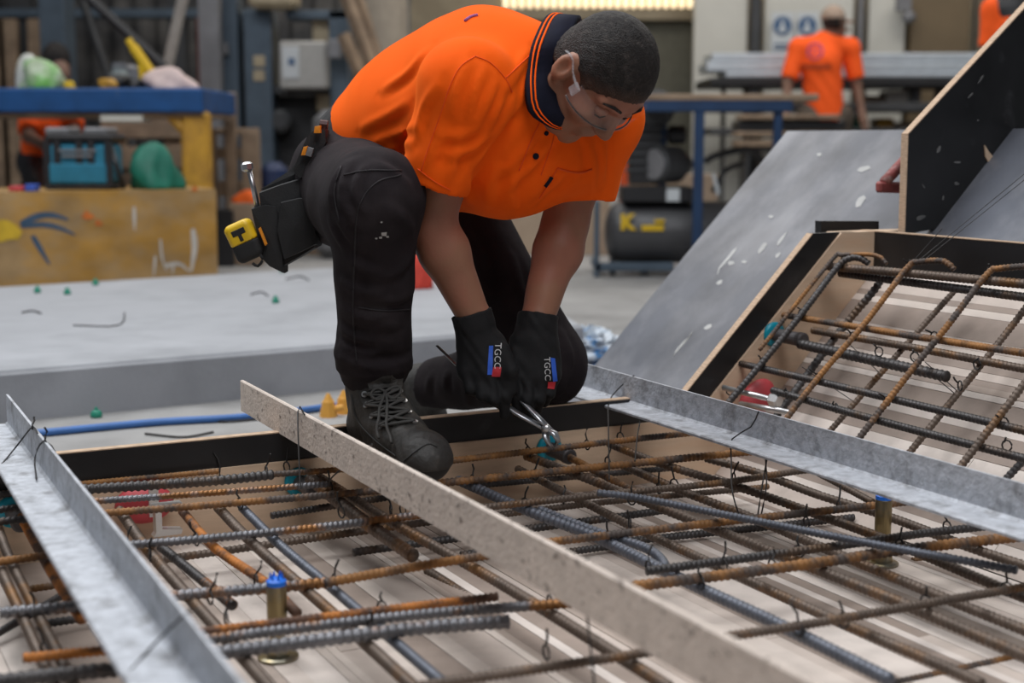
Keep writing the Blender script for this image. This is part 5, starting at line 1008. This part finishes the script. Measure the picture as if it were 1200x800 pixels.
# ---- boots
heel, toe = np.array([-.262, 2.555, .206]), np.array([-.148, 2.335, .199]); fd = nrm(toe - heel)
def boot(heel, toe, ank, parent, name):
    b = SDF(np.min([heel, toe, ank], 0) - .11, np.max([heel, toe, ank], 0) + .12, .0036); mid = heel + (toe - heel) * .5
    b.cap(heel, toe, .040, .042, k=.02).ell(toe - ZV * .006 + nrm(toe - heel) * .010, (.043, .048, .036), k=.02).cap(ank + ZV * .0, heel + ZV * .02 + (toe - heel) * .12, .050, .046, k=.02).cap(heel + (toe - heel) * .22 + ZV * .05, mid + (toe - heel) * .15 + ZV * .012, .045, .040, k=.025)
    b.cap(ank + ZV * .01, ank + ZV * .085, .048, .054, k=.015, cut=-.02).ell(ank + ZV * .05 + np.array([.012, -.048, 0]), (.034, .016, .034), k=.008)
    b.disp(folds((0, .5, 1), (1, 0, 0), 90, .004, mid + ZV * .04, .07, .5)); b.disp(lambda P: .0007 * np.sin(P @ np.array([140, 90, 120.]) + 3 * np.sin(P @ np.array([50, -70, 40.]))))
    b.half((0, 0, heel[2] - .024), -ZV); return b
bt = boot(heel, toe, ankR - ZV * .02, man, 'boot').mesh('boot', M_boot, man); T_bt = bvh(bt)
s2 = SDF(np.minimum(heel, toe) - .09, np.maximum(heel, toe) + .09, .0036); s2.cap(heel - fd * .004, toe + fd * .004, .045, .0475, k=.01); s2.half((0, 0, .186), ZV).half((0, 0, .160), -ZV); s2.mesh('sole', M_sole, bt)
EL = [(428, 462), (430, 475), (437, 488), (446, 500)]; ER = [(468, 458), (473, 470), (479, 483), (486, 495)]
for k in range(4):
    seam('lace', T_bt, [EL[k], ER[k]], .0028, M_lace, bt, off=.004)
    if k < 3: seam('lace', T_bt, [EL[k], ER[k + 1]], .0028, M_lace, bt, off=.005); seam('lace', T_bt, [ER[k], EL[k + 1]], .0028, M_lace, bt, off=.005)
for pts in ([(452, 462), (447, 484), (446, 504), (448, 514)], [(452, 462), (455, 482), (456, 500), (463, 520)], [(452, 462), (442, 457), (436, 466), (446, 472), (452, 464)], [(452, 462), (463, 456), (468, 464), (459, 471), (453, 464)]): seam('lace_end', T_bt, pts, .0028, M_lace, bt, off=.007)
for x, y in EL + ER:
    h, n = hit(T_bt, x, y, .001)
    if h is not None: m_ = MB(); m_.lathe(h, n, [(0, .0055), (.003, .0055), (.0035, .002)], 12); m_.build('eyelet', M_zinc, bt)
seam('toe_seam', T_bt, [(474, 540), (488, 528), (502, 520), (512, 524)], .0014, M_sole, bt); seam('side_seam', T_bt, [(412, 462), (418, 490), (438, 514), (464, 534)], .0012, M_sole, bt)
decal('tongue', T_bt, [(430, 440), (470, 437), (468, 456), (434, 458)], M_boot, bt, 6, 6, off=.006)
dL = nrm(ankL - kneeL); h2 = ankL + dL * .05; bl2 = boot(np.array([h2[0], h2[1], .10]) + ZV * .04, np.array([h2[0], h2[1], .055]) + np.array([.1, .03, 0]) * 0 + nrm(np.array([dL[0], dL[1], 0])) * .10 * 0 + np.array([.03, -.16, 0]) * .6, ankL, man, 'boot')
sb = SDF(h2 - .2, h2 + .2, .004); ft = nrm(np.array([.25, .25, -1.0])); sb.cap(ankL - dL * .02, h2, .055, .05, k=.02).cap(h2, h2 + ft * .12, .046, .044, k=.03); sb.half((0, 0, .004), -ZV); sb.mesh('boot', M_boot, man)
# ---- gloves
def glove(parts, name):
    pts = [py(*p) for c in parts for p in c[0]]; g = SDF(np.min(pts, 0) - .06, np.max(pts, 0) + .06, .0025)
    for ch, rr, k in parts:
        P = [py(*p) for p in ch]
        for i in range(len(P) - 1): g.cap(P[i], P[i + 1], rr[i], rr[i + 1], k=k)
    d_ = nrm(py(*parts[0][0][0]) - py(*parts[0][0][1])); p_ = py(*parts[0][0][0]); X_ = g.pts(g.sl(g.lo, [a_[-1] for a_ in g.ax])); g.D = np.maximum(g.D, ((X_ - p_) @ d_).astype(np.float32))
    g.disp(lambda P: .0006 * np.sin(P @ np.array([190, 60, 150.]) + 2 * np.sin(P @ np.array([70, -90, 60.]))))
    return g
f = .0105
gR = glove([([(552, 366, 2.52), (556, 380, 2.52), (559, 400, 2.52)], (.0375, .036, .034), .006), ([(553, 400, 2.52), (550, 434, 2.51)], (.026, .024), .012), ([(566, 400, 2.515), (568, 436, 2.50)], (.027, .026), .012), ([(578, 404, 2.515), (584, 434, 2.50)], (.024, .023), .012),
            ([(547, 436, 2.50), (551, 456, 2.485), (563, 462, 2.53)], (.0125, f, .009), .006), ([(560, 440, 2.495), (565, 463, 2.475), (576, 466, 2.525)], (.013, .011, .0095), .006), ([(574, 442, 2.49), (578, 468, 2.475), (586, 474, 2.51)], (.013, .011, .0095), .006),
            ([(588, 438, 2.495), (592, 464, 2.485), (591, 486, 2.495)], (.013, .011, .0095), .006), ([(588, 412, 2.50), (599, 434, 2.485), (599, 456, 2.49)], (.017, .012, .010), .01)], 'glove').mesh('glove', M_glove, man)
gL = glove([([(631, 368, 2.575), (629, 382, 2.57), (628, 400, 2.565)], (.0375, .037, .035), .006), ([(613, 402, 2.555), (611, 438, 2.54)], (.026, .024), .012), ([(627, 402, 2.555), (628, 440, 2.54)], (.028, .026), .012), ([(640, 404, 2.56), (644, 438, 2.545)], (.025, .023), .012),
            ([(606, 442, 2.53), (604, 464, 2.515), (607, 484, 2.525)], (.013, .011, .0095), .006), ([(619, 446, 2.525), (618, 468, 2.51), (620, 487, 2.525)], (.013, .011, .0095), .006), ([(632, 446, 2.53), (632, 467, 2.52), (629, 481, 2.54)], (.013, .011, .0095), .006),
            ([(645, 442, 2.54), (644, 460, 2.535), (638, 472, 2.56)], (.0125, f, .009), .006), ([(604, 416, 2.545), (596, 440, 2.52), (600, 458, 2.50)], (.017, .012, .010), .01)], 'glove').mesh('glove', M_glove, man)
M_gb = mat('glove_blue', (.02, .10, .55), .6, var=.05); M_gw = mat('glove_white', (.55, .55, .56), .6, var=.05); M_gr = mat('glove_red', (.50, .02, .03), .6, var=.05)
def glyphs(tree, body, x, y, size, ang, m, parent, off=.0012):
    cu = bpy.data.curves.new('t', 'FONT'); cu.body = body; cu.size = size; cu.align_x = 'CENTER'; cu.align_y = 'CENTER'; tmp = bpy.data.objects.new('t', cu); COL.objects.link(tmp)
    me = bpy.data.meshes.new_from_object(tmp.evaluated_get(bpy.context.evaluated_depsgraph_get())); ca, sa = math.cos(ang), math.sin(ang); V = []
    for v in me.vertices:
        h, n = hit(tree, x + v.co.x * ca + v.co.y * sa, y + v.co.x * sa - v.co.y * ca, off)
        if h is None: h = V[-1] if V else py(x, y, 2.45)
        V.append(h)
    Fc = [tuple(p.vertices) for p in me.polygons]; bpy.data.objects.remove(tmp); mesh_obj('lettering', V, Fc, m, parent)
T_g = bvh(gR); decal('blue_strip', T_g, [(573, 405), (578, 405), (577, 439), (571, 439)], M_gb, gR, 3, 8); decal('red_patch', T_g, [(578, 430), (588, 430), (586, 441), (576, 441)], M_gr, gR, 4, 4); glyphs(T_g, 'TGCC', 583, 417, 11, math.radians(92), M_gw, gR)
T_g = bvh(gL); decal('blue_strip', T_g, [(645, 419), (650, 420), (653, 446), (648, 447)], M_gb, gL, 3, 8); decal('red_patch', T_g, [(642, 447), (651, 447), (649, 456), (641, 455)], M_gr, gL, 4, 4); glyphs(T_g, 'TGCC', 641, 432, 10, math.radians(88), M_gw, gL)
# ---- pincers
M_tool = mat('polished_tool_steel', (.42, .43, .45), .32, .9, var=.15, scale=40)
piv = py(640, 503, 2.475); tl = thing('pincers', 'long steel fixing pincers held in the black gloves', 'pincers', piv - ZV * .02)
def flatbar(pts, w0, th, name, m=M_tool):
    P = [np.asarray(p) for p in pts]; m_ = MB(); m_.tube(P, w0, 8, squash=th); return m_.build(name, m, tl, smooth=True)
flatbar([py(512, 405, 2.60), py(540, 432, 2.57), py(572, 460, 2.53), py(606, 484, 2.495), piv], [.004, .0045, .0075, .009, .0085], .45, 'long_handle')
flatbar([py(601, 440, 2.54), py(612, 470, 2.51), py(628, 486, 2.485), py(646, 505, 2.47)], [.005, .006, .007, .008], .55, 'short_handle')
m_ = MB(); m_.lathe(piv + np.array([0, -.010, .004]), (0, -1, .25), [(-.014, .008), (0, .008), (.003, .006), (.004, .002)], 14); m_.build('pivot', M_zinc, tl, smooth=True)
flatbar([piv, py(650, 508, 2.462), py(654, 516, 2.462), py(650, 523, 2.47)], [.0085, .009, .008, .003], .6, 'jaw'); flatbar([piv, py(640, 512, 2.468), py(643, 520, 2.468), py(649, 524, 2.47)], [.0085, .008, .007, .003], .6, 'jaw')
# block carrying the kneeling leg
m_ = MB(); c = np.array([kneeL[0] - .01, kneeL[1] + .03, .0]); a_, b_ = ab(c); print('knee ab', a_, b_); m_.prism([bp(a_ - .06, b_ + .05, 0), bp(a_ + .05, b_ + .05, 0), bp(a_ + .05, b_ - .07, 0), bp(a_ - .06, b_ - .07, 0)], ZV * .196)
m_.build('timber_block', M_timber[1], label='timber block under the bent knee, just behind the mould side', cat='block')
# ---- tool belt
M_beltp = M_pouch
belt = thing('tool_belt', 'black nylon tool belt with pouch worn on the worker\'s hip', 'tool belt', py(340, 310, 2.74))
axw = nrm(waist - hemB); bu, bv = frame_for(axw); V = []; Fc = []; n = 36; bc = hemB + axw * (-.028)
for i in range(n):
    a = 2 * math.pi * i / n; d = math.cos(a) * bu + math.sin(a) * bv
    for h, r in ((-.024, .131), (.024, .133), (.024, .124), (-.024, .122)): V.append(bc + axw * h + d * r)
for i in range(n):
    j = (i + 1) % n
    for k in range(4): Fc.append((4 * i + k, 4 * j + k, 4 * j + (k + 1) % 4, 4 * i + (k + 1) % 4))
mesh_obj('waist_band', V, Fc, M_beltp, belt)
YP = 2.70
def pad(name, poly, Y, dep, m, parent, puff=.35):
    P = [py(x, y, Y) for x, y in poly]; c = sum(P) / len(P); Q = [c + (p - c) * (1 - .12 * puff) + np.array([0, -dep * .35, 0]) for p in P]; B_ = [p + np.array([0, dep * .65, 0]) for p in P]; n = len(P); F_c = c + np.array([0, -dep * .42, 0])
    V = B_ + P + Q + [F_c]; Fc = [tuple(range(n))] + [(i, i + n, (i + 1) % n + n, (i + 1) % n) for i in range(n)] + [(i + n, i + 2 * n, (i + 1) % n + 2 * n, (i + 1) % n + n) for i in range(n)] + [(i + 2 * n, 3 * n, (i + 1) % n + 2 * n) for i in range(n)]
    return mesh_obj(name, V, Fc, m, parent, smooth=False)
pad('main_pouch', [(306, 224), (330, 215), (360, 206), (373, 212), (374, 258), (372, 290), (352, 302), (334, 312), (318, 300), (310, 270)], YP, .10, M_beltp, belt)
pad('front_pocket', [(330, 236), (352, 231), (370, 230), (372, 286), (352, 296), (334, 304), (326, 270)], YP - .035, .05, M_beltp, belt); pad('side_pocket', [(296, 243), (312, 238), (326, 240), (334, 300), (334, 320), (318, 312), (310, 304)], YP - .02, .06, M_beltp, belt)
pad('pouch_flap', [(306, 222), (340, 200), (362, 178), (376, 182), (374, 206), (350, 214), (322, 226)], YP + .02, .06, M_beltp, belt)
pad('belt_strap', [(360, 196), (374, 172), (392, 164), (420, 172), (424, 184), (396, 186), (378, 200)], YP - .02, .04, M_beltp, belt)
hl = pad('tool_holster', [(344, 200), (352, 180), (362, 158), (374, 148), (383, 152), (384, 166), (376, 186), (366, 204), (352, 210)], YP - .03, .05, M_beltp, belt)
pad('orange_tag', [(369, 148), (376, 147), (376, 156), (368, 156)], YP - .065, .012, M_orangetrim, hl); pad('orange_tag', [(356, 172), (361, 171), (358, 182), (353, 182)], YP - .062, .012, M_orangetrim, hl); pad('pale_label', [(361, 172), (368, 174), (365, 184), (358, 182)], YP - .062, .012, M_grey, hl); pad('orange_pull', [(303, 268), (305, 266), (313, 286), (311, 288)], YP - .055, .01, M_orangetrim, belt)
m_ = MB(); m_.tube([py(375, 145, YP - .04), py(384, 146, YP - .04)], .008, 8); m_.tube([py(381, 146, YP - .04), py(379, 162, YP - .04), py(377, 178, YP - .03)], .006, 8); m_.build('holstered_knife', mat('dark_maroon_handle', (.06, .018, .018), .5), belt)
sp = thing('ratchet_spanner', 'steel ratchet spanner sticking up out of the belt pouch', 'spanner', py(302, 242, YP - .03)); m_ = MB(); m_.tube([py(302, 244, YP - .03), py(297, 220, YP - .03), py(292, 200, YP - .03)], [.0055, .0052, .005], 10); m_.build('shaft', M_tool, sp, smooth=True); m_ = MB(); m_.lathe(py(290.5, 201, YP - .03), (-.15, 0, 1), [(0, .006), (.004, .0115), (.014, .0115), (.018, .007)], 8); m_.build('socket_head', M_tool, sp)
tX = nrm(py(300, 262, YP) - py(268, 278, YP)); tX = nrm(py(293, 256, YP) - py(271, 266, YP)); tZ = nrm(py(275, 259, YP) - py(298, 306, YP)); tZ = nrm(tZ - tX * (tZ @ tX)); tY = np.cross(tZ, tX); tcn = py(287, 282, YP - .035)
tp = thing('tape_measure', 'yellow and black tape measure clipped to the belt pouch', 'tape measure', tcn - ZV * .04)
S = SDF(tcn - .08, tcn + .08, .0028); S.rbox(tcn, (.0265, .022, .038), np.stack([tX, tY, tZ]), .012, k=.001)
D0 = S.D.copy(); S.half(tcn + tZ * -.003, -tZ); S.mesh('yellow_case', M_tapey, tp); S.D = D0.copy(); S.half(tcn + tZ * -.0035, tZ); S.mesh('black_grip', M_pouch, tp)
m_ = MB(); m_.bbox(tcn + tZ * .019 - tY * .0225 * np.sign(tY[1]) , (.026, .002, .011), tX, tY, tZ, bev=.0008); m_.bbox(tcn + tZ * .008 - tY * .0225 * np.sign(tY[1]), (.007, .002, .014), tX, tY, tZ, bev=.0008); m_.build('logo_mark', M_pouch, tp)
m_ = MB(); m_.tube(list(catmull([py(303, 296, YP - .05), py(308, 304, YP - .05), py(302, 312, YP - .05), py(296, 308, YP - .05)], .006)[0]), .003, 6); m_.build('wrist_loop', M_pouch, tp)
# ------------------------------------------------------------------ people in the background
def figure(label, Y, J, mats_, rr=1.0, cap=None, hair=True, h=.011, sleeve=.45):
    """J: joints in pixels (x, y, dY); limbs taper; shirt and trousers are children"""
    P = {k: py(x, y, Y + d) for k, (x, y, d) in J.items()}
    for sd in 'lr':   # legs down to the floor
        if 'knee_' + sd not in P: P['knee_' + sd] = np.array([P['hip_' + sd][0], P['hip_' + sd][1] - .02, .48]); P['ank_' + sd] = np.array([P['hip_' + sd][0] * 1.0, P['hip_' + sd][1] + .02, .08])
    base = (P['ank_l'] + P['ank_r']) / 2; base[2] = 0
    rt = thing('person', label, 'person', base); allp = np.array(list(P.values())); lo, hi = allp.min(0) - .22, allp.max(0) + .24; lo[2] = 0
    chest = P['chest']; pel_ = (P['hip_l'] + P['hip_r']) / 2
    S = SDF(lo, hi, h); S.ell(P['head'] + ZV * .015, (.075, .09, .10), k=.01).ell(P['head'] + P['face'] * 0 + (P['face'] - P['head']) * .35 - ZV * .04, (.058, .065, .075), k=.02).cap(P['head'] - ZV * .07, P['neck'], .052, .055)
    S.cap(P['face'] - ZV * .0, P['face'] - ZV * .025, .010, .014, k=.01)
    S.cap(P['neck'], chest, .06, .12, k=.05).cap(chest, pel_, .12, .115, k=.04)
    for sd in 'lr':
        S.cap(P['neck'] - ZV * .04, P['sh_' + sd], .06, .052, k=.04).cap(P['sh_' + sd], P['el_' + sd], .048, .038).cap(P['el_' + sd], P['wr_' + sd], .038, .027)
        d = nrm(P['wr_' + sd] - P['el_' + sd]); w_ = P['wr_' + sd]; S.cap(w_, w_ + d * .06, .030, .034, k=.01)
        for k in range(4): o = np.array([.018 * (k - 1.5), 0, 0]); S.cap(w_ + d * .07 + o, w_ + d * (.135 - .008 * abs(k - 1.5)) + o * .8 + np.array([0, -.015, 0]), .009, .008, k=.006)
        S.cap(w_ + d * .03 + np.array([0, -.025, 0]), w_ + d * .09 + np.array([0, -.045, 0]), .011, .009, k=.008)
        S.cap(pel_, P['hip_' + sd], .1, .09, k=.03).cap(P['hip_' + sd], P['knee_' + sd], .085, .058, k=.03).cap(P['knee_' + sd], P['ank_' + sd], .056, .042)
    for sg in (-1, 1): S.ell(P['head'] + np.cross(nrm(P['face'] - P['head']), ZV) * sg * .078, (.018, .018, .03), k=.008)
    S.mesh('body', mats_[0], rt)
    S = SDF(lo, hi, h); S.cap(P['neck'] - ZV * .02, chest, .085, .150, k=.05).cap(chest, pel_ + ZV * .02, .150, .142, k=.04)
    for sd in 'lr': e = P['sh_' + sd] + (P['el_' + sd] - P['sh_' + sd]) * (sleeve * 1.9); S.cap(P['neck'] - ZV * .04, P['sh_' + sd], .08, .074, k=.05).cap(P['sh_' + sd], e, .074, .066, k=.03, cut=0)
    S.disp(folds((.7, 0, .7), (1, 0, 0), 30, .012, chest - ZV * .12, .2, .5)); S.half(pel_ - ZV * .06, -ZV); S.mesh('shirt', mats_[1], rt)
    S = SDF(lo, hi, h); S.cap(P['hip_l'], P['hip_r'], .115, k=.03).cap(pel_, pel_ + ZV * .06, .12, .12)
    for sd in 'lr': S.cap(P['hip_' + sd], P['knee_' + sd], .105, .078, k=.03).cap(P['knee_' + sd], P['ank_' + sd], .078, .066, k=.03)
    S.disp(folds((.3, 0, 1), (1, 0, 0), 35, .012, P['knee_l'], .2, .5)); S.mesh('trousers', mats_[2], rt)
    for sd in 'lr': S = SDF(P['ank_' + sd] - .25, P['ank_' + sd] + .25, h); fdv = nrm((P['face'] - P['head']) * np.array([1, 1, 0])); S.cap(P['ank_' + sd] - ZV * .03, P['ank_' + sd] - ZV * .03 + fdv * .17, .05, .045).cap(P['ank_' + sd], P['ank_' + sd] + ZV * .06, .06); S.half((0, 0, .003), -ZV); S.mesh('boot', M_boot, rt)
    if hair: S = SDF(P['head'] - .16, P['head'] + .16, h * .7); S.ell(P['head'] + ZV * .02, (.082, .096, .105), k=.001); S.half(P['head'] + (P['face'] - P['head']) * .5 + ZV * .02, (P['face'] - P['head']) * 1.0 - ZV * .05); S.half(P['head'] - ZV * .06, -ZV); S.mesh('hair', M_hair, rt)
    if cap is not None:
        fdv = nrm(P['face'] - P['head']); S = SDF(P['head'] - .25, P['head'] + .25, h * .7); S.ell(P['head'] + ZV * .03, (.092, .100, .098), k=.001); S.half(P['head'] + ZV * .02, -ZV); S.ell(P['head'] + fdv * .12 + ZV * .03, (.085, .075, .014), k=.01); S.mesh('cap', cap, rt)
    return rt, P
M_skin2 = mat('darker_skin', (.20, .11, .075), .6, var=.1); M_camo = mat('mottled_brown_trousers', (.085, .065, .048), .85, var=.3, scale=8, col2=(.04, .034, .03), mixscale=9)  # darker skin tone for the background people
M_capc = mat('faded_beige_cap', (.36, .27, .21), .85, var=.1); M_orange2 = mat('orange_tshirt', (1.0, .11, .006), .85, var=.05)
p2, P2 = figure('man in an orange t-shirt and beige cap seen from behind at the rack', 10.9,
    dict(head=(976, 26, 0), face=(994, 32, .10), neck=(968, 46, .02), chest=(962, 72, 0), hip_l=(950, 138, 0), hip_r=(982, 138, .02), sh_l=(936, 56, -.02), sh_r=(996, 56, .05), el_l=(923, 98, -.05), el_r=(1004, 98, .05), wr_l=(921, 130, -.12), wr_r=(1010, 132, .0)), (M_skin2, M_orange2, M_camo), cap=M_capc, hair=True)
T_p2 = bvh([o for o in p2.children if o.name.startswith('shirt')][0])
shp = [o for o in p2.children if o.name.startswith('shirt')][0]
M_logo = mat('violet_logo', (.34, .05, .16), .8, var=.05)
for k in range(16):
    a0, a1 = 2 * math.pi * k / 16, 2 * math.pi * (k + 1) / 16; q = [(955 + r * math.cos(a), 60 + r * math.sin(a)) for a, r in ((a0, 10), (a1, 10), (a1, 8), (a0, 8))]; decal('logo_ring', T_p2, q, M_logo, shp, 2, 2, off=.006)
glyphs(T_p2, 'GC', 955, 60, 11, 0, M_logo, shp, off=.006); decal('back_print', T_p2, [(938, 75), (974, 75), (974, 81), (938, 81)], mat('faded_print', (.50, .06, .01), .8), shp, 8, 2, off=.006)
p3, P3 = figure('dark-haired man in orange bent low behind the blue bench', 8.75,
    dict(head=(66, 74, -.12), face=(78, 84, -.22), neck=(58, 104, .0), chest=(54, 140, .05), hip_l=(42, 190, .1), hip_r=(66, 190, .1), sh_l=(36, 118, .05), sh_r=(82, 118, .0), el_l=(34, 160, -.15), el_r=(86, 155, -.2), wr_l=(52, 170, -.3), wr_r=(78, 168, -.35), knee_l=(46, 232, -.4), knee_r=(72, 232, -.4), ank_l=(44, 292, -.25), ank_r=(74, 292, -.25)), (M_skin2, M_orange2, M_black))
p4, P4 = figure('man in orange with a black vest, half hidden behind the upright plywood', 8.2,
    dict(head=(1192, -30, 0), face=(1180, -24, -.08), neck=(1192, -4, 0), chest=(1192, 34, 0), hip_l=(1178, 110, 0), hip_r=(1208, 110, 0), sh_l=(1166, 12, 0), sh_r=(1218, 12, 0), el_l=(1160, 62, 0), el_r=(1226, 62, 0), wr_l=(1164, 108, -.1), wr_r=(1224, 108, -.1)), (M_skin2, M_orange2, M_black))
S = SDF(P4['chest'] - .32, P4['chest'] + .32, .011); S.cap(P4['neck'] - ZV * .08, P4['chest'] - ZV * .2, .135, .165, k=.03).cap(P4['sh_l'] + np.array([.03, 0, 0]), P4['sh_r'] - np.array([.03, 0, 0]), .088, k=.04); S.half(P4['chest'] - ZV * .25, -ZV); S.mesh('vest', M_black, p4)
# stool under the bent man
st_ = thing('stool', 'low dark stool under the man behind the bench', 'stool', (P3['hip_l'] + P3['hip_r']) / 2 * np.array([1, 1, 0])); c = (P3['hip_l'] + P3['hip_r']) / 2; zst = c[2] - .12
m_ = MB(); m_.lathe((c[0], c[1] + .02, zst - .04), ZV, [(0, .16), (.01, .17), (.03, .17), (.04, .15)], 20); m_.build('seat', M_black, st_)
for k in range(4): a = k * math.pi / 2 + .6; m_ = MB(); m_.tube([(c[0] + .11 * math.cos(a), c[1] + .02 + .11 * math.sin(a), zst - .04), (c[0] + .16 * math.cos(a), c[1] + .02 + .16 * math.sin(a), 0)], .013, 8); m_.build('leg', M_darkgrey, st_)
